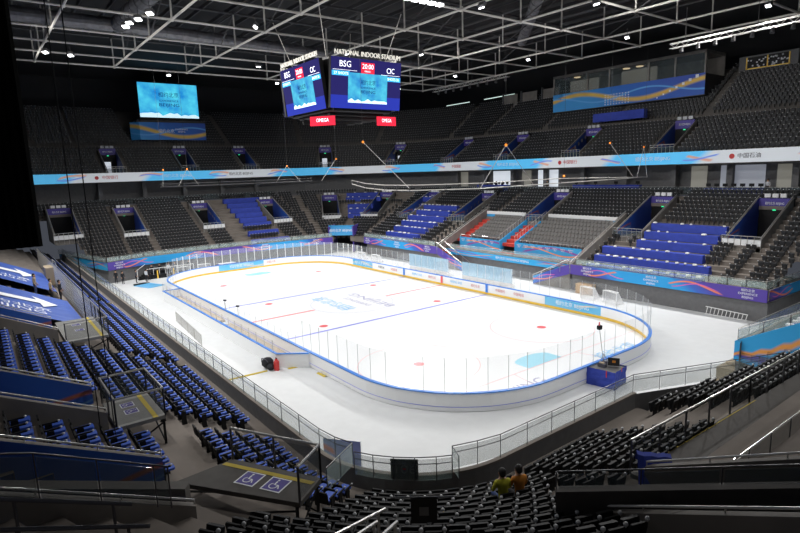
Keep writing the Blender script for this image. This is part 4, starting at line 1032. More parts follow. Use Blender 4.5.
# scoreboard
CX,CY,JZ=-1.35,.55,20.1
jb=empty('scoreboard_cube',(CX,CY,JZ),0,'hanging centre scoreboard with lettering on top and blue faces','scoreboard')
W_,H_=8.15,4.6
def face(ang,full=True):
    f=bpy.data.objects.new('score_face',None)
    # face mesh group as single mesh with children
    Rz=Matrix.Rotation(ang,4,'Z'); tilt=Matrix.Rotation(math.radians(6),4,'X')
    dist_=4.85 if abs(ang-PI/2)<.1 or abs(ang+PI/2)<.1 else 4.1; mt=Rz@Matrix.Translation((0,-dist_,0))@Matrix.Rotation(math.radians(7.),4,'X')
    mb=MB(); mb.poly([(-W_/2,0,0),(W_/2,0,0),(W_/2,0,1.2),(-W_/2,0,1.2)],1); mb.poly([(-W_/2,0,1.2),(W_/2,0,1.2),(W_/2,0,H_),(-W_/2,0,H_)],0)
    mb.bx(-W_/2,W_/2,.02,.4,0,H_,2)
    mb.v=[tuple(mt@Vector(v)) for v in mb.v]
    fo=mb.build('score_face',[M['navy_led'],M['navy_led2'],M['black']],jb,weld=False)
    sub=[]
    def tx(s,size,m_,x,z,w=None): text(s,size,M[m_],fo,mt@basis((x,-.05,z),(1,0,0),(0,0,1)),'score_lettering',.004,w)
    def rect(x0,x1,z0,z1,m_,nm,y=-.03):
        q=MB(); q.poly([(x0,y,z0),(x1,y,z0),(x1,y,z1),(x0,y,z1)]); q.v=[tuple(mt@Vector(v)) for v in q.v]; q.build(nm,M[m_],fo,weld=False)
    rect(-.75,.8,3.32,4.3,'led_red','clock_panel'); tx('20:00',.62,'led_white',.02,3.93,1.3); tx('PERIOD 1',.2,'led_white',.02,3.5,.7)
    tx('BSG',.78,'led_white',-2.55,4.0,1.25); tx('CIC',.72,'led_white',2.75,3.72,.95)
    rect(-4.0,-2.05,2.95,3.38,'led_cyan','shots_panel'); rect(2.2,4.0,2.75,3.18,'led_cyan','shots_panel')
    tx('27 SHOTS',.34,'led_white',-3.0,3.16,1.6); tx('SHOTS 26',.34,'led_white',3.1,2.96,1.4); rect(-3.9,-1.2,3.46,3.49,'led_white','underline'); rect(1.6,3.9,3.3,3.33,'led_white','underline')
    # inner picture
    pm=mt@Matrix.Translation((.1,-.04,.55)); w,h=4.6,2.75
    q=MB(); q.poly([(-w/2,0,0),(w/2,0,0),(w/2,0,h),(-w/2,0,h)],0,[(0,0),(1.7,0),(1.7,1),(0,1)]); q.v=[tuple(pm@Vector(v)) for v in q.v]; q.build('display',M['screen'],fo,weld=False)
    q=MB(); rr=random.Random(8); hs=[h*(.05+.1*rr.random()) for _ in range(13)]
    for i in range(12): q.poly([(-w/2+w*i/12,-.02,0),(-w/2+w*(i+1)/12,-.02,0),(-w/2+w*(i+1)/12,-.02,hs[i+1]),(-w/2+w*i/12,-.02,hs[i])])
    q.v=[tuple(pm@Vector(v)) for v in q.v]; q.build('cloud_graphic',M['cloud'],fo,weld=False)
    for s_,sz,z in (('相约北京',.5,1.9),('EXPERIENCE',.24,1.42),('BEIJING',.4,1.05)): text(s_,sz,M['led_navy_text'],fo,pm@basis((0,-.03,z),(1,0,0),(0,0,1)),'display_lettering',.003,1.7)
    # crown lettering
    pl_=mt@basis((.1,-.0,H_+.42),(1,0,0),(0,0,1)); text('NATIONAL INDOOR STADIUM',.62,M['crown'],jb,pl_,'crown_lettering',.04,7.6)
M['crown']=mat('white_channel_letters',(.8,.78,.72),.4,emit=.35,ecol=(.9,.85,.75))
for k_ in ('navy_led','navy_led2','led_cyan','led_red','screen','cloud','led_navy_text'):
    b_=M[k_].node_tree.nodes['Principled BSDF']; b_.inputs['Specular IOR Level'].default_value=.05; b_.inputs['Roughness'].default_value=.9
for a in (0,PI/2,PI,-PI/2): face(a)
m=MB(); m.prism([(-3.4,-3.7),(3.4,-3.7),(4.3,-3.4),(4.3,3.4),(3.4,3.7),(-3.4,3.7),(-4.3,3.4),(-4.3,-3.4)],-.2,4.6); m.build('core',M['black'],jb)
m=MB(); [m.bx(x-.1,x+.1,-3.2,3.2,-.9,-.2) for x in (-2.4,-.8,.8,2.4)]; m.bx(-3.2,3.2,-3.2,3.2,-.5,-.2); m.build('speaker_array',M['black'],jb)
def lowled(x,y,rz,w):
    q=MB(); q.box((x,y,-1.0),(w,.06,.9),Matrix.Rotation(rz,3,'Z')); o=q.build('red_led_strip',M['led_red'],jb); R_=Matrix.Rotation(rz,3,'Z'); text('OMEGA',.5,M['led_white'],o,basis(Vector((x,y,-.95))+R_@Vector((0,-.05,0)),R_@Vector((1,0,0)),(0,0,1)),'lettering',.003,w*.5)
lowled(2.4,-3.6,math.radians(40),2.6); lowled(4.0,3.0,math.radians(90),2.4)
[MB().tube((x,y,4.7),(x*1.4,y*1.4,9.5),.04,5).build('hanging_cable',M['steel'],jb) for x in (-3.4,3.4) for y in (-3.4,3.4)]
# ================================================================== ROOF
o=MB().poly([(-78,-60,34),(75,-60,34),(75,66,34),(-78,66,34)]).build('ceiling',M['roof']); tag(o,kind='structure')
XG=[-32.5,-26.2,-20.5,-14.2,-6.,1.9,10.4,19,27.5,36]; YG=[-40,-32,-23.3,-14.5,-5.2,6.9,15.3,22.,30.,38.]
ZB,ZT=28.6,32.2
rt=empty('roof_truss',(0,0,ZB),0,'white steel space-frame of crossing pipes carrying the roof','truss')
def zc(x,y): return 0.
for x in XG:
    m=MB(); m.tube((x,YG[0],0),(x,YG[-1],0),.11,8); m.build('bottom_chord',M['steel'],rt)
    m=MB(); m.tube((x,YG[0],ZT-ZB),(x,YG[-1],ZT-ZB),.12,6); m.build('top_chord',M['steel_dark'],rt)
for y in YG:
    m=MB(); m.tube((XG[0],y,0),(XG[-1],y,0),.11,8); m.build('bottom_chord',M['steel'],rt)
    m=MB(); m.tube((XG[0],y,ZT-ZB),(XG[-1],y,ZT-ZB),.12,6); m.build('top_chord',M['steel_dark'],rt)
kk=0
for x in XG:
    for y in YG:
        if kk<100 and visible((x,y,ZB+1),60):
            kk+=1; m=MB(); m.tube((x,y,0),(x,y,ZT-ZB),.09,6); m.ball((x,y,0),.22,8); m.build('post',M['steel'],rt)
kk=0
for i,x in enumerate(XG[:-1]):
    for j,y in enumerate(YG[:-1]):
        if kk<98 and visible((x,y,ZB+1),60) and (i+j)%2==0:
            kk+=1; m=MB(); m.tube((x,y,0),(XG[i+1],y,ZT-ZB),.07,5); m.build('diagonal_brace',M['steel_dark'],rt)
for y in np.arange(-38,40,3.1):
    pass
pr=MB()
for y in np.arange(-40,40,2.9): pr.bx(-34,38,y-.08,y+.08,ZT+.5,ZT+.9)
pr.build('ceiling_purlins',M['steel_dark']).__setitem__('kind','structure')
def duct(pts,r,label):
    c=Vector(pts[0]); e=empty('air_duct',c,0,label,'duct'); m=MB(); m.path([Vector(p)-c for p in pts],r,14); m.build('duct_tube',M['duct'],e)
    for p,q in zip(pts[:-1],pts[1:]):
        p,q=Vector(p),Vector(q); n=int((q-p).length/1.8)
        for k in range(n): a=p+(q-p)*(k+.5)/n; d=(q-p).normalized()*.06; MB().tube(a-d-c,a+d-c,r+.07,14).build('duct_flange',M['duct'],e)
duct([(-19,-34,30.6),(-19,-17,30.6)],.75,'round air duct under the roof at the upper left'); duct([(12,-15.5,30.8),(-19,-16.5,30.6)],.8,'round air duct running away towards the far end')
duct([(-19,-16,30.6),(-21,8,30.6),(-21,34,30.6)],.7,'round air duct crossing the roof above the scoreboard'); duct([(-2,30,30.6),(16,12,30.6),(30,4,30.6)],.6,'slanting ribbed air duct right of the scoreboard')
# lamps
LIGHTS=[]
def floodlight(p,aim,label,size=.9,power=0,cone=100,grp='roof floodlights'):
    r=empty('floodlight',p,0,label,'floodlight',grp); d=(Vector(aim)-Vector(p)).normalized(); q=d.to_track_quat('-Z','Y').to_matrix()
    m=MB(); m.box((0,0,.15),(size,size*.6,.3),q); m.build('housing',M['steel_dark'],r)
    m=MB(); m.box(tuple(d*.04),(size*.85,size*.5,.06),q); m.build('lamp_face',M['lamp'],r)
    m=MB(); m.tube((0,0,.2),(0,0,1.0),.03,5); m.build('bracket',M['steel_dark'],r)
    if power:
        l=bpy.data.lights.new('flood','SPOT'); l.energy=power; l.spot_size=math.radians(cone); l.spot_blend=.75; l.shadow_soft_size=.35; l.color=(1,.985,.96)
        o=bpy.data.objects.new('flood_lamp',l); link(o); o.location=Vector(p)+d*.35; o.rotation_euler=d.to_track_quat('-Z','Y').to_euler()  # light source of the added floodlights only
PW=10500
k=0
xs={-28:'at the far end',-14:'left of the scoreboard',0:'above the scoreboard',14:'right of the scoreboard',28:'towards the near end'}
for x in (-28,-14,0,14,28):
    for y in (-29,29):
        floodlight((x,y,27.9),(x*.8,y*.05,0),f"added white floodlight on the roof frame {xs[x]}, {'near' if y<0 else 'far'} side row",.55,PW*(.3 if (y<0 and x==28) else .8 if (y<0 and x==14) else 1),cone=125)  # floodlights added to brighten the ice and the outer board faces
for x,y,l in ((42,-8,'near end, left'),(42,8,'near end, right'),(-31.5,-8,'far end, left'),(-31.5,8,'far end, right')): floodlight((x,y,27.9),(x*.4,y,0),f"added white floodlight on the roof frame at the {l}",.55,PW*(.8 if x<0 else .5),cone=120)  # end floodlights, likewise added for brightness
for x,y,ax,ay,az,pw,l in ((-8,6,-18,32,8,3600,'aimed at the left part of the far long stand'),(14,6,14,33,8,4200,'aimed at the middle of the far long stand'),(24,8,36,32,9,3200,'aimed at the far right corner stand'),(-20,0,-46,0,8,4200,'aimed at the far end stand'),(-18,8,-42,27,8,3000,'aimed at the far corner stand'),
    (-2,-8,-4,-28,4,2600,'aimed at the left stand'),(16,-8,19,-28,4,1500,'aimed at the near part of the left stand'),(22,-4,40,-8,3,800,'aimed at the near end stand'),(-4,14,-4,50,22,1500,'aimed at the upper tier of the far long stand'),(20,14,22,50,22,2200,'aimed at the upper tier at the right')):
    floodlight((x,y,27.9),(ax,ay,az),f"added white fill floodlight {l}",.7,pw,cone=80)  # fill floodlights added to lift the stands
k=0
for p in ((140,45),(146,38.5),(151,34),(158,27),(88,66),(96,65)):
    pass
for (x,y,l) in ((-8.5,-18,'first of the bright cluster of four on the left chord'),(-7,-18,'second of the bright cluster of four on the left chord'),(-5.4,-17.6,'third of the bright cluster of four on the left chord'),(-3,-17.2,'last of the bright cluster of four on the left chord'),(-24,-23.,'single bright floodlight at the far left node'),(-24.5,-20.5,'smaller bright floodlight beside the far left node')):
    floodlight((x,y,28.1),(x+6,y-8,10),l,.7)
r=empty('lamp_row',(11.6,.5,28.3),0,'row of white lamps along a roof chord above the scoreboard','lamps')
for k in range(8): MB().box((0,-3.6+k*.9,-.1),(.5,.55,.16)).build('lamp_face',M['lamp'],r)
MB().bx(-.1,.1,-4,3.2,0,.15).build('mounting_rail',M['steel_dark'],r)
# lighting trusses
def ltruss(p0,p1,label,n=14,w=.45,lamps=9):
    c=Vector(p0); r=empty('lighting_truss',c,0,label,'truss'); d=Vector(p1)-c; m=MB()
    cr=[Vector((0,0,0)),Vector((0,w,0)),Vector((0,0,w)),Vector((0,w,w))]
    for q in cr: m.tube(q,q+d,.035,5)
    for k in range(n*2):
        a=d*k/(2*n);b=d*(k+1)/(2*n); s=k%2
        m.tube(a+cr[0 if s else 2],b+cr[2 if s else 0],.025,4); m.tube(a+cr[0 if s else 1],b+cr[1 if s else 0],.025,4)
    m.build('truss_frame',M['rail'],r)
    for k in range(lamps):
        a=d*(k+.7)/lamps; q=MB(); q.tube(a+Vector((0,.2,-.05)),a+Vector((0,.1,-.5)),.14,8,r2=.2); q.build('stage_lamp',M['steel_dark'],r)
    [MB().tube(d*f+Vector((0,.2,w)),d*f+Vector((0,.2,3.5)),.03,4).build('hanging_cable',M['steel_dark'],r) for f in (.1,.55,.95)]
ltruss((21.,25,25.0),(35.,25,25.3),'white box truss with stage lamps hanging at the upper right'); ltruss((-20.5,30,26.4),(-4.5,30,26.5),'white box truss with small lamps right of the scoreboard')
# hanging ring
ringp=[(352,184,12.3),(365,187.5,12.3),(385,190,12.3),(410,190.5,12.3),(480,189,12.3),(560,183,12.3),(647,177.5,12.3),(640,175.5,12.3),(596,172.,12.5)]
def bpz(u,v,z):
    d=CM@Vector(((u-400)/FPX,-(v-266.5)/FPX,-1)); t=(z-CAMP.z)/d.z; return CAMP+d*t
RG=[(-34,14),(-30,17),(-20,18.5),(-8,18),(8,17.),(20,16),(22.5,19),(18,22),(0,24)]
r=empty('hanging_track',(0,18,12.4),0,'thin curved double track hanging on wires in front of the far ribbon board','track')
c=Vector((0,18,12.4)); m=MB()
rp_=[Vector(bpz(*q)) for q in ((352,184,12.6),(366,188,12.4),(385,190,12.3),(410,190.5,12.3),(480,188.5,12.3),(560,183,12.3),(647,177,12.3))]
m.path([p-c for p in rp_],.05,5); m.path([p-c+Vector((0,.0,.45)) for p in rp_[:-1]]+[rp_[-1]-c],.04,5); m.build('track_tube',M['steel'],r)
m=MB()
for a,b in zip(rp_[:-1],rp_[1:]):
    for f in (0,.5): q=a+(b-a)*f-c; m.box(q+Vector((0,0,.2)),(.1,.1,.4))
m.build('bracket',M['steel_dark'],r)
m=MB(); mk=MB()
for (u_,v_,lst) in ((363,142,((410,189),)),(506,145,((480,189),(533,184))),(564,176,()),(610,143,((634,178),)),(644,147,((637,177),(647,177)))):
    zt=12.3; base=bpz(*(lst[0] if lst else (564,183)),12.3); t_=(base-CAMP).length; dd=(CM@Vector(((u_-400)/FPX,-(v_-266.5)/FPX,-1))).normalized(); top=CAMP+dd*t_
    m=MB()
    for l_ in lst: m.tube(top-c,Vector(bpz(*l_,12.3))-c,.03,4)
    m.build('suspension_wire',M['rail'],r); MB().tube(top-c,Vector((top.x,top.y,28.6))-c,.012,4).build('hanging_cable',M['steel_dark'],r); MB().ball(top-c,.12,8).build('orange_marker',M['orange'],r)
r=empty('hanging_track',(-25,0,12.6),0,'thin straight track hanging on wires in front of the far end ribbon board','track'); c=Vector((-25,0,12.6))
a_,b_=Vector(bpz(160,187,12.9)),Vector(bpz(312,181,13.)); m=MB(); m.tube(a_-c,b_-c,.05,5); m.tube(a_-c+Vector((0,0,.35)),b_-c+Vector((0,0,.35)),.035,5); m.build('track_tube',M['steel_dark'],r)
m=MB(); mk=MB()
for (u_,v_,lst) in ((163,170,((163,187),)),(187,169,((178,187),(198,186))),(287,166,((275,183),(300,182))),(336,159,((322,181),))):
    base=a_+(b_-a_)*((lst[0][0]-160)/152); t_=(base-CAMP).length; top=CAMP+(CM@Vector(((u_-400)/FPX,-(v_-266.5)/FPX,-1))).normalized()*t_
    m=MB()
    for l_ in lst: m.tube(top-c,a_+(b_-a_)*((l_[0]-160)/152)-c,.025,4)
    m.build('suspension_wire',M['steel'],r); MB().tube(top-c,Vector((top.x,top.y,28.6))-c,.012,4).build('hanging_cable',M['steel_dark'],r); MB().ball(top-c,.11,8).build('orange_marker',M['orange'],r)
for o_ in [q for q in bpy.data.objects if q.name.startswith('hanging_track')]:
    print('TRACK',o_.name,[ [tuple(round(v,1) for v in (o_.location+Vector(b))) for b in (c_.bound_box[0],c_.bound_box[6])] for c_ in bpy.data.objects if c_.parent==o_])
# ================================================================== WHEELCHAIR DECKS
def wheelchair_mark(parent,c,x,y,k=.45):
    """blue square with a white seated-figure sign, lying flat"""
    c=Vector(c);x=Vector(x).normalized()*k;y=Vector(y).normalized()*k
    def Q(pts,mt,nm,z):
        MB().poly([c+x*a+y*b+Vector((0,0,z)) for a,b in pts]).build(nm,M[mt],parent,weld=False)
    Q([(-1,-1),(1,-1),(1,1),(-1,1)],'print_white','mark_border',.012); Q([(-.86,-.86),(.86,-.86),(.86,.86),(-.86,.86)],'purple','mark_field',.016)
    m=MB(); f=lambda a,b:c+x*a+y*b+Vector((0,0,.02))
    for k_ in range(12):
        a0=math.radians(120+k_*22);a1=math.radians(142+k_*22)
        m.poly([f(-.1+.42*math.cos(a0),-.25+.42*math.sin(a0)),f(-.1+.42*math.cos(a1),-.25+.42*math.sin(a1)),f(-.1+.32*math.cos(a1),-.25+.32*math.sin(a1)),f(-.1+.32*math.cos(a0),-.25+.32*math.sin(a0))])
    m.poly([f(-.18,.45),f(-.04,.45),f(-.04,-.1),f(-.18,-.1)]); m.poly([f(-.1,-.02),f(.35,-.02),f(.35,-.12),f(-.1,-.12)]); m.poly([f(.28,-.1),f(.38,-.1),f(.6,-.5),f(.5,-.55)]); m.poly([f(-.2,.52),f(.0,.52),f(.0,.72),f(-.2,.72)])
    m.build('wheelchair_sign',M['print_white'],parent,weld=False)
def deck(corners,z,label,railsides,marks=True,ymt='yellow_tape',dmt='deckgrey',tapeside=2,hr=1.05):
    """corners in order, rails on the listed sides"""
    c=Vector((sum(p[0] for p in corners)/len(corners),sum(p[1] for p in corners)/len(corners),z)); r=empty('wheelchair_deck',c,0,label,'platform')
    L=[Vector((p[0]-c.x,p[1]-c.y,0)) for p in corners]; n=len(L)
    MB().prism([(p.x,p.y) for p in L],-.14,0).build('deck_floor',M[dmt],r)
    a,b=L[tapeside],L[(tapeside+1)%n]; inw=(-(a+b)/2).normalized()
    m=MB(); m.poly([a+inw*.25+Vector((0,0,.01)),b+inw*.25+Vector((0,0,.01)),b+inw*.42+Vector((0,0,.01)),a+inw*.42+Vector((0,0,.01))]); m.build('yellow_strip',M[ymt],r,weld=False)
    m=MB()
    for p in L:
        q=p*.93; m.tube(q+Vector((0,0,-.14)),q+Vector((0,0,-1.5)),.05,5)
    for i in range(n): m.tube(L[i]*.93+Vector((0,0,-.3)),L[(i+1)%n]*.93+Vector((0,0,-1.1)),.035,4)
    m.build('support_frame',M['black'],r)
    up=Vector((0,0,hr))
    for i in railsides:
        a,b=L[i],L[(i+1)%n]; k=max(1,round((b-a).length/1.5)); m=MB()
        for j in range(k+1): p=a+(b-a)*j/k; m.tube(p,p+up,.035,6)
        m.build('railing_posts',M['rail_dark'],r)
        m=MB(); m.tube(a+up,b+up,.04,6); m.build('handrail',M['rail'],r)
        g=MB(); lo=Vector((0,0,.08)); hi=Vector((0,0,hr-.12)); g.poly([a+lo,b+lo,b+hi,a+hi]); g.build('glass_panel',M['darkglass'],r,weld=False)
    if marks:
        ax=(L[1]-L[0]).normalized(); ay=Vector((-ax.y,ax.x,0)); ln=(L[1]-L[0]).length
        for f in (-.22,.05): wheelchair_mark(r,ax*(f+.02)*ln-ay*.1,ax,ay,.24)
    return r

def NP(x,d): return (x,-B-d)
deck([NP(10.3,4.8),NP(15.8,4.8),NP(15.8,6.9),NP(10.3,6.9)],5.35,'wheelchair deck with glass rails beside the blue tarpaulins',[0,1],tapeside=0)
deck([NP(26.6,5.3),NP(29.4,5.3),NP(29.4,6.95),NP(26.6,6.95)],5.35,'pale grey wheelchair deck with glass rails in the middle of the blue-padded seats',[0,1,2,3],tapeside=0)
d3=[bpz(233,459,5.2),bpz(321,478,5.2),bpz(300,503,5.2),bpz(175,482,5.2)]
dk=deck([(p.x,p.y) for p in d3],5.2,'dark grey wheelchair deck with two blue wheelchair signs next to the corner block',[0,1],marks=False,dmt='deckdark',tapeside=0)
for u_,v_ in ((250,479),(276,485)):
    p=bpz(u_,v_,5.2)-Vector(dk.location); a=(Vector((d3[1].x-d3[0].x,d3[1].y-d3[0].y,0))).normalized(); wheelchair_mark(dk,p,a,Vector((-a.y,a.x,0)),.34)
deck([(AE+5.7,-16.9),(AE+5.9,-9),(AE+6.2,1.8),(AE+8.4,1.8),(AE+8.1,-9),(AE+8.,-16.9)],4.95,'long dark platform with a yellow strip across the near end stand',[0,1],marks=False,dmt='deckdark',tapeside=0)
railing('handrail','curved metal handrail behind the platform with the yellow strip',[(AE+8.1,-16.5,4.95),(AE+8.2,-9,4.95),(AE+8.5,1.,4.95)],1.1,1.6,gl='darkglass')
# lattice fence by the tarpaulins
r=empty('lattice_fence',(-6,-B-4.6,4.0),0,'tall pale lattice of rails between the blue tarpaulins and the front seats','fence')
m=MB(); m2=MB()
for x in np.arange(-24,17,.6): m.tube((x,0,0),(x,0,2.1),.03,4); 
for z in np.arange(.2,2.2,.24): m2.tube((-24,0,z),(16.6,0,z),.03,4)
m.build('upright_bars',M['rail'],r); m2.build('cross_bars',M['rail'],r)
# tarpaulins
def tarp(x0,x1,a,b,label):
    hh=.5; c=Vector((x0,-B-a,rk(a)+hh)); r=empty('blue_tarpaulin',c,0,label,'tarpaulin')
    m=MB(); nx,nd=14,7; f=lambda i,j:Vector((x0+(x1-x0)*i/nx,-B-(a+(b-a)*j/nd),rk(a)+hh+(rk(b)-rk(a))*j/nd-.06*abs(math.sin(i*1.3))*abs(math.sin(j*PI/2*.7))))-c
    for i in range(nx):
        for j in range(nd): m.poly([f(i,j),f(i+1,j),f(i+1,j+1),f(i,j+1)])
    for i in range(nx): m.poly([f(i,0),f(i+1,0),f(i+1,0)+Vector((0,.1,-.45)),f(i,0)+Vector((0,.1,-.45))])
    m.build('sheet',M['bluetarp'],r)
    g=MB(); sl=(rk(b)-rk(a))/(b-a); q=lambda x,d:Vector((x,-B-d,rk(a)+hh+sl*(d-a)+.05))-c
    L=x1-x0; X=lambda f:x0+f*L
    g.poly([q(X(.42),b-1.),q(X(.36),a+2.2),q(X(.22),a+2.4),q(X(.40),a+1.0),q(X(.62),a+2.0),q(X(.48),a+2.1),q(X(.56),b-1.)])
    g.build('white_arrow_print',M['print_white'],r,weld=False)
    fwd=Vector((0,1,-sl)); text('相约北京\nBEIJING',1.25,M['print_white'],r,basis(q(X(.80),(a+b)/2+.3),fwd,Vector((-1,0,0))),'tarp_lettering',.002,4.6)
    return r
tarp(-17,-4.2,5.3,12.,'blue tarpaulin with white arrow print, farther one behind the three standing people'); tarp(.2,10.2,5.1,12.,'blue tarpaulin with white arrow print, nearer one beside the wheelchair deck')
r=empty('white_cabinet',(-14,-B-4.9,4.1),0,'cream coloured cabinet standing at the top of the lattice fence','cabinet'); m=MB(); m.bx(-1.2,1.2,-.4,.4,0,1.7); m.build('cabinet_body',M['tan'],r); m=MB(); m.path([(-1.5,.5,0),(-1.5,.5,2.2),(1.5,.5,2.2),(1.5,.5,0)],.04,5); m.build('frame',M['rail'],r)
# black curtain at the left edge
def rayp(u,v,t): return CAMP+(CM@Vector(((u-400)/FPX,-(v-266.5)/FPX,-1)))*t
e0=rayp(43,246,15); e1=rayp(-70,256,13.5); r=empty('black_curtain',e0,0,'black stage curtain hanging at the left edge of the picture','curtain')
m=MB(); n=24; d=Vector((e1.x-e0.x,e1.y-e0.y,0)); nn=Vector((-d.y,d.x,0)).normalized()
pts=[d*(i/n)+nn*(.09*(i%2)) for i in range(n+1)]
for i in range(n): m.poly([pts[i],pts[i+1],pts[i+1]+Vector((0,0,14)),pts[i]+Vector((0,0,14))])
m.build('drape',M['curtain'],r); m=MB(); m.tube(Vector((0,0,14)),d+Vector((0,0,14)),.05,6); m.build('track',M['steel_dark'],r)
for (u_,v_),t_,l in (((76.9,250),9,'thin black rope hanging near the left edge, left one'),((92,250),9,'thin black rope hanging near the left edge, right one')):
    p=rayp(u_,v_,t_); r=empty('black_rope',p,0,l,'rope','black ropes near the left edge'); MB().tube((0,0,-3.2),(0,0,16),.009,6).build('rope_line',M['black'],r)
# dark foreground railings bottom left
def prail(name,label,pix,z,h,**k): return railing(name,label,[tuple(bpz(u,v,z)) for u,v in pix],h,1.4,**k)
def prail3(label,pts,h,**k): return railing('glass_railing',label,[tuple(bpz(u,v,z)) for u,v,z in pts],h,1.4,gl='darkglass',rl='rail_dark',**k)
prail3('dark glass railing above the blue-walled entrance at the bottom left',[(-20,505,7.6),(40,500,7.2),(158,507,6.2),(172,508,6.1)],1.1)
r=empty('low_wall',tuple(bpz(-20,500,7.4)),0,'dark concrete wall at the bottom left corner','wall'); c=Vector(r.location)
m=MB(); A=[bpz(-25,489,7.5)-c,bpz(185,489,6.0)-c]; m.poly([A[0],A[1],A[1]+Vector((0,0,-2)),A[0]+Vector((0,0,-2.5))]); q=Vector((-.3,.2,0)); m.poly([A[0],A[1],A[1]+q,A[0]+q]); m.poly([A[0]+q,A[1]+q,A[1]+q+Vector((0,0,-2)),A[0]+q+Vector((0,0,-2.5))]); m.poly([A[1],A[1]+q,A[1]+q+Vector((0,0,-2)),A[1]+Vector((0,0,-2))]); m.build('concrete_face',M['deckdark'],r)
def barhand(p0,p1,rad,mt,label,posts=0):
    a,b=Vector(bpz(*p0)),Vector(bpz(*p1)); r=empty('handrail',a,0,label,'handrail'); m=MB(); m.tube((0,0,0),b-a,rad,8); m.build('rail_bar',M[mt],r)
    m=MB(); 
    for f in (.15,.85): m.tube((b-a)*f,(b-a)*f+Vector((0,0,-1.0)),rad*.8,6)
    m.build('post',M[mt],r)
barhand((-10,499,9.3),(132,504,8.6),.035,'rail_dark','dark handrail crossing the lower left corner, upper one'); barhand((-10,530,9.0),(150,526,8.4),.035,'rail_dark','dark handrail crossing the lower left corner, lower one')
for a_,b_,l in (((333,536,8.6),(385,509,8.0),'bright metal stair rail at the bottom centre, left and longest'),((356,536,8.8),(377,522,8.5),'bright metal stair rail at the bottom centre, middle'),((382,536,8.9),(397,522,8.6),'bright metal stair rail at the bottom centre, right')): barhand(a_,b_,.03,'rail',l)
# foreground bottom right
r=railing('handrail','dark handrail on posts above the concrete wall at the bottom right',[tuple(bpz(u,v,z)) for u,v,z in ((556,500,6.0),(640,499,6.3),(810,497,7.0))],.75,1.35,gl='darkglass',rl='rail_dark')
r=empty('low_wall',tuple(bpz(556,492,6.4)),0,'brown concrete wall along the bottom right corner','wall'); c=Vector(r.location)
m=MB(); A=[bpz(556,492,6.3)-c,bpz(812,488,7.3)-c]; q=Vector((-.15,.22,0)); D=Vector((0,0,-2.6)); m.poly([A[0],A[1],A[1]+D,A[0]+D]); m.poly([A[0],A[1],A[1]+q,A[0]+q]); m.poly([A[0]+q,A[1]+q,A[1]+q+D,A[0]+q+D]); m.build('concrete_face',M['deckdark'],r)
r=empty('blue_cloth',tuple(bpz(655,486,5.1)),math.radians(40),'dark blue cloth draped on a seat behind the bottom right railing','cloth')
m=MB()
gg=lambda i,j:(-.45+i*.18,-.1+j*.16+.02*math.sin(i*2.),[.05,.45,.8,.84,.5][j]-.05*abs(math.sin(i*1.7)))
for i in range(5):
    for j in range(4): m.poly([gg(i,j),gg(i+1,j),gg(i+1,j+1),gg(i,j+1)])
m.build('cloth_sheet',M['bluedrape'],r)
p=bpz(424,510,6.9); r=empty('notice_panel',p,math.radians(52),'black panel with a small wheelchair notice among the corner seats','sign')
MB().box((0,0,0),(.56,.06,.56)).build('panel',M['black'],r); MB().bx(-.1,.1,-.05,-.04,-.1,.1).build('notice',M['dimdigit'],r); MB().tube((-.7,0,.3),(.7,0,.3),.02,6).build('top_rail',M['rail_dark'],r)
# ================================================================== FLOOR OBJECTS
# barrier
def barrier(p0,p1,label):
    c=Vector((*p0,0)); d=Vector((*p1,0))-c; r=empty('crowd_barrier',c,0,label,'barrier'); m=MB(); m2=MB()
    n=int(d.length/2.4)
    for k in range(n):
        a=d*k/n+d.normalized()*.04; b=d*(k+1)/n-d.normalized()*.04; m.path([a+Vector((0,0,.1)),a+Vector((0,0,1.1)),b+Vector((0,0,1.1)),b+Vector((0,0,.1))],.025,5); m.tube(a+Vector((0,0,.2)),b+Vector((0,0,.2)),.02,4)
        for j in range(1,16): q=a+(b-a)*j/16; m2.tube(q+Vector((0,0,.2)),q+Vector((0,0,1.1)),.012,4)
    m.build('barrier_frame',M['rail'],r); m2.build('upright_bars',M['rail'],r)
barrier((-5.5,-17.0),(4.6,-17.75),'steel crowd barrier standing on the floor beside the left stand')
# cable covers
def cablecover(p0,p1,label):
    c=Vector((*p0,0)); d=Vector((*p1,0))-c; w=Vector((-d.y,d.x,0)).normalized()*.14; r=empty('cable_cover',c,0,label,'cable cover')
    m=MB(); m.poly([-w+Vector((0,0,.005)),d-w+Vector((0,0,.005)),d-w*.4+Vector((0,0,.06)),-w*.4+Vector((0,0,.06))]); m.poly([-w*.4+Vector((0,0,.06)),d-w*.4+Vector((0,0,.06)),d+w*.4+Vector((0,0,.06)),w*.4+Vector((0,0,.06))]); m.poly([w*.4+Vector((0,0,.06)),d+w*.4+Vector((0,0,.06)),d+w+Vector((0,0,.005)),w+Vector((0,0,.005))]); m.build('ramp_strip',M['yellow_tape'],r)
cablecover(tuple(z_)[:2] if (z_:=bpz(229,380,0)) else 0,tuple(bpz(267,371,0))[:2],'yellow cable cover running from the left stand to the black bag'); cablecover(tuple(bpz(288,369,0))[:2],tuple(bpz(300,366.5,0))[:2],'short yellow cable cover at the corner of the bench boards'); cablecover(tuple(bpz(318,373,0))[:2],tuple(bpz(326,377,0))[:2],'short yellow cable cover along the rink boards')
p=bpz(268,368,0); r=empty('black_bag',p,.3,'round black bag on the floor by the team bench corner','bag'); m=MB(); m.ball((0,0,.42),.46,12,sz=.9); m.ball((.55,-.2,.25),.28,10,sz=.9); m.build('bag_body',M['darkcloth'],r,smooth=True); m=MB(); m.path([(-.3,-.3,.5),(-.1,-.42,.85),(.2,-.35,.8),(.35,-.2,.5)],.035,6); m.build('strap',M['greycloth'],r)
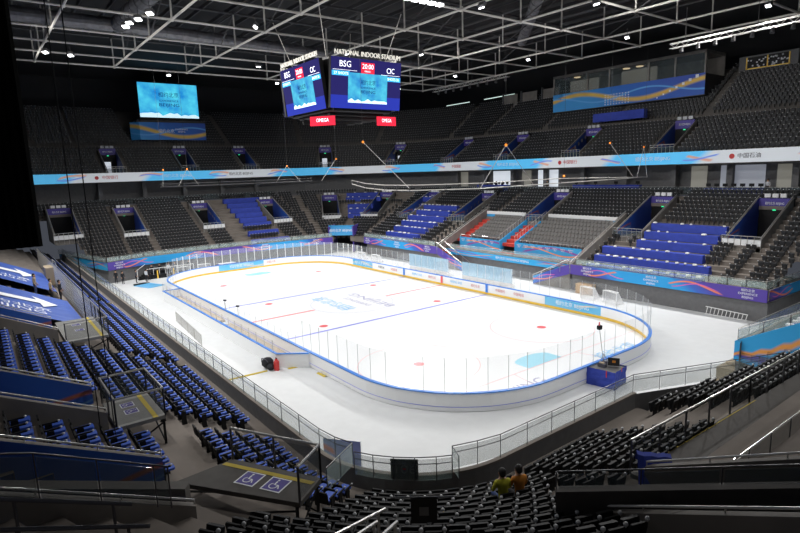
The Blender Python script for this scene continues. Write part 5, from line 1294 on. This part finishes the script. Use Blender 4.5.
p=bpz(277,370,0); r=empty('red_canister',p,0,'red canister standing beside the black bag','canister'); MB().lathe((0,0,0),[(.001,0),(.2,0),(.2,.65),(.12,.75),(.08,.85),(.001,.87)],14).build('body',M['redbox'],r); MB().bx(-.1,.1,-.02,.02,.85,.93).build('handle',M['black'],r)
# blue wrapped box with camera tripod
r=empty('camera_platform',(30.95,-.25,0),math.radians(8),'camera platform wrapped in blue fabric at the right end boards','platform')
m=MB(); W2,D2,H2=.95,.85,1.15; ringv=[]
for k in range(24):
    a=k/24; t=a*4; s_=int(t); f=t-s_; cs=[(-W2,-D2),(W2,-D2),(W2,D2),(-W2,D2),(-W2,-D2)]; x=cs[s_][0]+(cs[s_+1][0]-cs[s_][0])*f; y=cs[s_][1]+(cs[s_+1][1]-cs[s_][1])*f; ringv.append((x,y))
for j in range(5):
    for k in range(24):
        g=lambda k,j:(ringv[k%24][0]*(1+.03*math.sin(k*2.1+j*1.7)),ringv[k%24][1]*(1+.03*math.cos(k*1.3+j*2.2)),H2*j/5); m.poly([g(k,j),g(k+1,j),g(k+1,j+1),g(k,j+1)])
m.build('fabric_wrap',M['bluedrape'],r); m=MB(); m.bx(-.9,.9,-.8,.8,1.02,1.08); m.build('platform_top',M['greywall'],r)
m=MB(); [m.box((x,-.87,.95),(.06,.02,.45)) for x in (.4,)]; m.box((.96,.1,1.1),(.02,.1,.25)); m.build('red_tie',M['redbox'],r)
r=empty('video_camera',(30.9,-.1,1.08),0,'black broadcast monitor and boxes on the blue-wrapped platform','camera'); m=MB(); m.box((.35,.2,.35),(.7,.35,.5),Matrix.Rotation(.5,3,'Z')@Matrix.Rotation(-.35,3,'X')); m.build('monitor',M['black'],r); m=MB(); m.box((.45,.05,.42),(.2,.04,.14),Matrix.Rotation(.5,3,'Z')); m.build('orange_label',M['oshirt'],r); m=MB(); m.box((-.15,-.3,.12),(.5,.3,.24)); m.box((-.35,.2,.1),(.3,.3,.2)); m.build('equipment_box',M['greycloth'],r); m=MB(); m.box((-.2,-.28,.26),(.3,.2,.06)); m.build('paper',M['tan'],r)
r=empty('pole_camera',(30.5,.15,1.08),0,'small camera on a thin pole standing on the blue-wrapped platform','camera'); a=Vector((0,0,0)); tp=rayp(595,334,31.)-Vector((30.5,.15,1.08)); tp=Vector((-.25,-.2,2.35)); MB().tube(a,tp,.025,6).build('pole',M['rail'],r); m=MB(); m.box(tp+Vector((0,0,.12)),(.22,.3,.26)); m.tube(tp+Vector((0,.1,.14)),tp+Vector((-.25,.3,.14)),.07,8); m.build('camera_body',M['black'],r); MB().box(tp+Vector((-.02,0,.36)),(.06,.1,.22)).build('antenna',M['redline'],r)
m=MB(); [m.tube(Vector((0,0,.7)),Vector((.4*math.cos(t),.4*math.sin(t),0)),.02,5) for t in (0,2.1,4.2)]; m.build('tripod_leg',M['rail'],r)
# small cameras on the near boards
for (u_,v_),l in (((206,303),'small camera on the near boards above the left team bench'),((224,308),'small camera on the near boards above the bench gap')):
    t_=(z_:=bpz(u_,v_,2.2)); r=empty('boards_camera',(t_.x,-13.2,1.9),0,l,'camera','small cameras on the near boards'); MB().box((0,0,.25),(.3,.14,.15),Matrix.Rotation(.6,3,'Z')).build('camera_body',M['greycloth'],r); MB().tube((0,0,-.7),(0,0,.2),.03,6).build('bracket',M['rail'],r)
# ladder
r=empty('ladder',(29.3,21.05,0.),0,'aluminium ladder lying on its side against the wall under the banner','ladder'); m=MB(); m.tube((-1.75,0,.06),(1.75,.15,.06),.045,6); m.tube((-1.75,.15,.75),(1.75,.3,.55),.045,6); m.build('side_rail',M['white'],r); m=MB()
for k in range(11): x=-1.65+k*.33; f=k/10; m.tube((x,.02+.1*f,.06),(x+.06,.17+.1*f,.74-.18*f),.035,5)
m.build('rungs',M['white'],r)
# crate, beige cube, boards, cable reel etc
r=empty('tan_crate',(14.9,21.,0),0,'tan wooden crate under the purple banner','crate'); m=MB(); m.bx(-1,1,-.4,.4,0,1.1); m.build('crate_body',M['wood'],r); m=MB(); [m.bx(-1.03,1.03,-.43,-.4,z,z+.1) for z in (.05,.5,.95)]; m.build('batten',M['wood'],r)
r=empty('beige_box',(36.1,6.3,0),0,'beige round-topped box below the light-blue and orange banner','box'); m=MB(); m.bx(-.7,.7,-1.2,1.2,0,1.0); m.build('box_body',M['tan'],r); m=MB(); m.ball((0,.2,1.0),.7,12,sz=.35); m.build('cover_top',M['tan'],r,smooth=True)
p=bpz(356,484,0); r=empty('display_board',(bpz(358,482,0).x,bpz(358,482,0).y,0),math.radians(38),'lilac and blue display board standing behind the corner glass','board'); M['lilac']=wave('lilac_board',[(.3,(.25,.28,.6)),(.7,(.45,.6,.8))],1.,2.,k=.3); m=MB(); m.poly([(-1.6,0,0),(.2,0,0),(.2,0,2.0),(-1.6,0,2.0)],0,[(0,0),(2,0),(2,1),(0,1)]); m.bx(-1.6,.2,.01,.1,0,2.,1); m.build('board_sheet',[M['lilac'],M['white']],r)
r=empty('fire_extinguisher',(-35.3,-17.6,0),0,'red fire extinguisher against the far end wall','extinguisher'); MB().lathe((0,0,0),[(.001,0),(.22,0),(.22,.8),(.1,.95),(.06,1.05),(.001,1.05)],12).build('cylinder',M['redbox'],r); MB().bx(-.15,.15,-.03,.03,1.0,1.1).build('valve',M['black'],r)
r=empty('blue_table',(-32.6,-1.8,0),0,'table with blue cloth behind the left end boards','table'); m=MB(); m.bx(-.5,.5,-1.4,1.4,0,.9); m.build('tablecloth',M['bluedrape'],r); m=MB(); m.bx(-.45,.45,-1.2,1.2,.9,1.0); m.build('tabletop_items',M['white'],r)
r=empty('blue_mat',(-28.,-14.2,0),math.radians(20),'light-blue mat with black ramp on the floor near the far left boards','mat'); MB().bx(-1.6,1.8,-1.2,1.2,0,.03).build('mat_sheet',M['logo_blue'],r); MB().prism([(-2.6,-.6),(-1.6,-1.2),(-1.6,1.2),(-2.4,.8)],0,.08).build('ramp',M['black'],r)
# small grandstand at the far left with seated spectators
r=empty('small_platform',(-33.3,-10.,0),PI/2,'black stepped platform with white rails and seated people at the far left','platform'); m=MB(); m.bx(-3.2,3.2,-.6,1.2,0,.6); m.bx(-3.2,3.2,.2,1.2,.6,1.); [m.bx(-4.3+k*.28,-4.02+k*.28,-.3,.9,0,.2+k*.2) for k in range(4)]; m.build('steps',M['black'],r)
m=MB(); m.path([(-3.2,-.65,.6),(-3.2,-.65,1.5),(3.2,-.65,1.5),(3.2,-.65,.6)],.04,5); [m.tube((x,-.65,.6),(x,-.65,1.5),.03,4) for x in np.arange(-2.4,3,.8)]; m.path([(-4.5,-.5,.2),(-4.5,-.5,1.5),(-3.4,-.5,2.2)],.04,5); m.build('white_rail',M['white'],r)
for x in (-1.9,.3): MB().bx(x-.08,x+.08,-.75,-.68,0,1.2).build('yellow_post',M['yellow'],r)
# ================================================================== PEOPLE
def person(p,rz,label,shirt,trous,pose='stand',sc_=1.,group=None,lean=0.,arm='down'):
    r=empty('person',p,rz,label,'person',group); J=[];E_=[];Rr=[];
    def v(x,y,z,rad): J.append((x*sc_,y*sc_,z*sc_)); Rr.append(rad*sc_); return len(J)-1
    def e(a,b): E_.append((a,b))
    # facing -y ; z up. pelvis height
    hz=.95 if pose=='stand' else .52
    pel=v(0,0,hz,.135); wa=v(0,-lean*.3,hz+.2,.125); ch=v(0,-lean*.6,hz+.40,.155); ut_=v(0,-lean*.8,hz+.52,.12); nk=v(0,-lean-.01,hz+.60,.058); jaw=v(0,-lean-.04,hz+.68,.085); hd=v(0,-lean-.02,hz+.77,.098); tp=v(0,-lean-.0,hz+.84,.06)
    for a,b in ((pel,wa),(wa,ch),(ch,ut_),(ut_,nk),(nk,jaw),(jaw,hd),(hd,tp)): e(a,b)
    nose=v(0,-lean-.125,hz+.745,.014); e(hd,nose)
    for s in (-1,1):
        ear=v(s*.10,-lean-.01,hz+.75,.016); e(hd,ear)
        sh=v(s*.19,-lean*.8,hz+.50,.075); e(ut_,sh)
        if arm=='down': el=v(s*.24,-lean*.5+.02,hz+.22,.048); wr=v(s*.23,-lean*.5-.12,hz-.0,.034); fd=Vector((0,-.35,-1))
        elif arm=='lap': el=v(s*.27,-.10-lean*.4,hz+.24,.05); wr=v(s*.13,-.33,hz+.14,.034); fd=Vector((-s*.5,-1,-.2))
        else: el=v(s*.26,-.12,hz+.28,.048); wr=v(s*.14,-.32,hz+.40,.034); fd=Vector((-s*.3,-1,.5))
        e(sh,el); e(el,wr); fd.normalize(); W=Vector(J[wr])/sc_; pm=W+fd*.07; pa=v(*pm,.036); e(wr,pa)
        side=Vector((fd.y,-fd.x,0)).normalized() if abs(fd.z)<.9 else Vector((1,0,0))
        side=Vector((0,1,0)) if arm=='down' else side
        for k,l in enumerate((.07,.08,.075,.06)):
            b0=pm+side*(k-1.5)*.02; f1=v(*(b0+fd*.035),.010); e(pa,f1); f2=v(*(b0+fd*(.035+l*.6)+Vector((0,-.008,0))),.009); e(f1,f2)
        th=v(*(W+fd*.03-side*.035),.011); e(wr,th); t2=v(*(W+fd*.07-side*.055),.009); e(th,t2)
        hp=v(s*.09,0,hz-.06,.105); e(pel,hp)
        if pose=='stand': kn=v(s*.10,-.02,.50,.068); an=v(s*.10,.02,.10,.042); toe=v(s*.11,-.14,.045,.04)
        else: kn=v(s*.13,-.44,hz+.0,.07); an=v(s*.12,-.40,.10,.042); toe=v(s*.12,-.56,.045,.04)
        e(hp,kn); e(kn,an); e(an,toe)
    me=bpy.data.meshes.new('b'); me.from_pydata(J,E_,[]); o=bpy.data.objects.new('b',me); COL.objects.link(o)
    bpy.context.view_layer.objects.active=o
    md=o.modifiers.new('s','SKIN'); 
    for i,sv in enumerate(me.skin_vertices[0].data): sv.radius=(Rr[i]*(1.25 if i in (wa,ch,pel,ut_) else 1),Rr[i]*(.85 if i in (wa,ch,pel,ut_) else 1)); sv.use_root=(i==0)
    o.modifiers.new('u','SUBSURF').levels=1
    bpy.context.view_layer.update(); nm=bpy.data.meshes.new_from_object(o.evaluated_get(bpy.context.evaluated_depsgraph_get())); bpy.data.objects.remove(o)
    nm.materials.clear(); [nm.materials.append(M[k]) for k in ('skin',shirt,trous,'black')]
    for f in nm.polygons:
        c=f.center/sc_; f.use_smooth=True
        hand=min((c-Vector(J[k])/sc_).length for k in range(len(J)) if Rr[k]/sc_<.0365 and Rr[k]/sc_>.0085 and J[k][2]/sc_<hz+.6)
        if c.z>hz+.575: f.material_index=0
        elif c.z<.13: f.material_index=3
        elif hand<.05: f.material_index=0
        elif c.z<hz+.05 and abs(c.x)<.21 or c.z<hz-.15 and pose=='stand' and abs(c.x)<.18: f.material_index=2
        else: f.material_index=1
    nm.name='body'; link(bpy.data.objects.new('body',nm),r)
    h=MB(); h.ball((0,-lean+.012,hz+.795),.113,12,sz=1.05); h.ball((0,-lean+.045,hz+.74),.095,10); h.v=[tuple(Vector(q)*sc_) for q in h.v]; h.build('hair',M['hair'],r,smooth=True)
    c=MB(); c.lathe((0,-lean-.005,hz+.56),[(.085,-.02),(.075,.03),(.062,.045)],12); c.v=[tuple(Vector(q)*sc_) for q in c.v]; c.build('collar',M[shirt],r,smooth=True)
    return r
def seatp(u,v,z):
    return bpz(u,v,z)
# two spectators
for (u_,v_,z_,sh,l,tr) in ((417,484,6.62,'yshirt','person in a yellow-green shirt seated with back to the camera in the corner block','jeans'),(483+0.,481,6.55,'oshirt','person in an orange shirt seated with back to the camera beside the yellow-green shirt','darkcloth')):
    pass
for (u_,v_,sh,l,tr,nm) in ((503.5,499,'yshirt','person in a yellow-green shirt seated with back to the camera in the corner block','jeans',0),(521,496,'oshirt','person in an orange shirt seated with back to the camera beside the yellow-green shirt','darkcloth',1)):
    # find the seat row under this pixel
    best=None
    for i in range(3,9):
        p=bpz(u_,v_,rowz(i)+.55); d=locald(p.x,p.y)
        if best is None or abs(d-(rowd(i)+.4))<best[0]: best=(abs(d-(rowd(i)+.4)),i,p)
    i,p=best[1],best[2]; a=math.atan2(p.y+16.4,p.x-31.5); rr_=R0+rowd(i)+.38
    pos=Vector((31.5+rr_*math.cos(a),-16.4+rr_*math.sin(a),rowz(i)))
    person(pos,a-PI/2,l,sh,tr,'sit',1.08,None,.10,'lap')
for x,d,sh,tr,l in ((-3.6,6.9,'tan','jeans','person in a tan jacket standing on the steps between the blue tarpaulins, leftmost'),(-3.,5.9,'tan','darkcloth','person in a tan jacket standing in the middle of the three by the lattice fence'),(-3.9,5.2,'darkcloth','darkcloth','person in black standing at the lattice fence, rightmost of the three')):
    person((x+.9,-B-d,rk(d)-.1),math.radians(160),l,sh,tr)
M['floorp']=M['darkcloth']
for k,(x,y,sh,l) in enumerate(((-33.,-17.2,'darkcloth','person in dark clothes, leftmost of the group on the far left floor'),(-31.7,-16.6,'darkcloth','person in dark clothes, second from left of the group on the far left floor'),(-31.4,-15.,'greycloth','person in dark grey, third from left of the group on the far left floor'),(-30.9,-13.8,'whitecloth','person in a white jacket standing on the far left floor'),(-32.,-13.2,'darkcloth','person in dark clothes right of the white jacket'))):
    person((x,y,0),math.radians(60+50*k),l,sh,'darkcloth')
for k,y in enumerate((-12.4,-11.3,-10.1,-9.2,-8.,-7.2)):
    person((-33.6,y,.6 if k%2 else .55),math.radians(90),f"person in {['dark','dark','white and dark','dark','grey','dark'][k]} clothes seated on the small far-left platform, {nth(k+1)} from the left",['darkcloth','darkcloth','whitecloth','darkcloth','greycloth','darkcloth'][k],'darkcloth','sit')
# silhouettes in the lit rooms
for k,(x,l) in enumerate(((-17.8,'left'),(-16.4,'centre'),(-6.8,'right'))): person((x,B+20.6,9.9),0,f"person standing in front of a bright press room window, {l} one",'darkcloth','darkcloth')
person((24.6,B+20.4,9.9),0,'person in a white top standing in the right press room','whitecloth','darkcloth')
# ================================================================== LIGHT, WORLD, CAMERA
w=bpy.data.worlds.new('world'); sc.world=w; w.use_nodes=True; w.node_tree.nodes['Background'].inputs[0].default_value=(.75,.82,1,1); w.node_tree.nodes['Background'].inputs[1].default_value=.055
def tierlight(p,aim,power,size,label):
    l=bpy.data.lights.new('tier_light','AREA'); l.energy=power; l.size=size; l.shape='DISK'; o=bpy.data.objects.new('tier_light',l); link(o); o.location=p; o.rotation_euler=(Vector(aim)-Vector(p)).to_track_quat('-Z','Y').to_euler()
cam=bpy.data.cameras.new('camera'); cam.sensor_width=36; cam.lens=FPX*36/800; cam.clip_start=.05; cam.clip_end=400
co=bpy.data.objects.new('camera',cam); link(co); co.matrix_world=Matrix.Translation(CAMP)@CM.to_4x4(); sc.camera=co
sc.view_settings.view_transform='Standard'; sc.view_settings.look='None'; sc.view_settings.gamma=1; sc.view_settings.exposure=.45
sc.cycles.max_bounces=6; sc.cycles.diffuse_bounces=4; sc.cycles.transparent_max_bounces=24; sc.cycles.sample_clamp_indirect=4
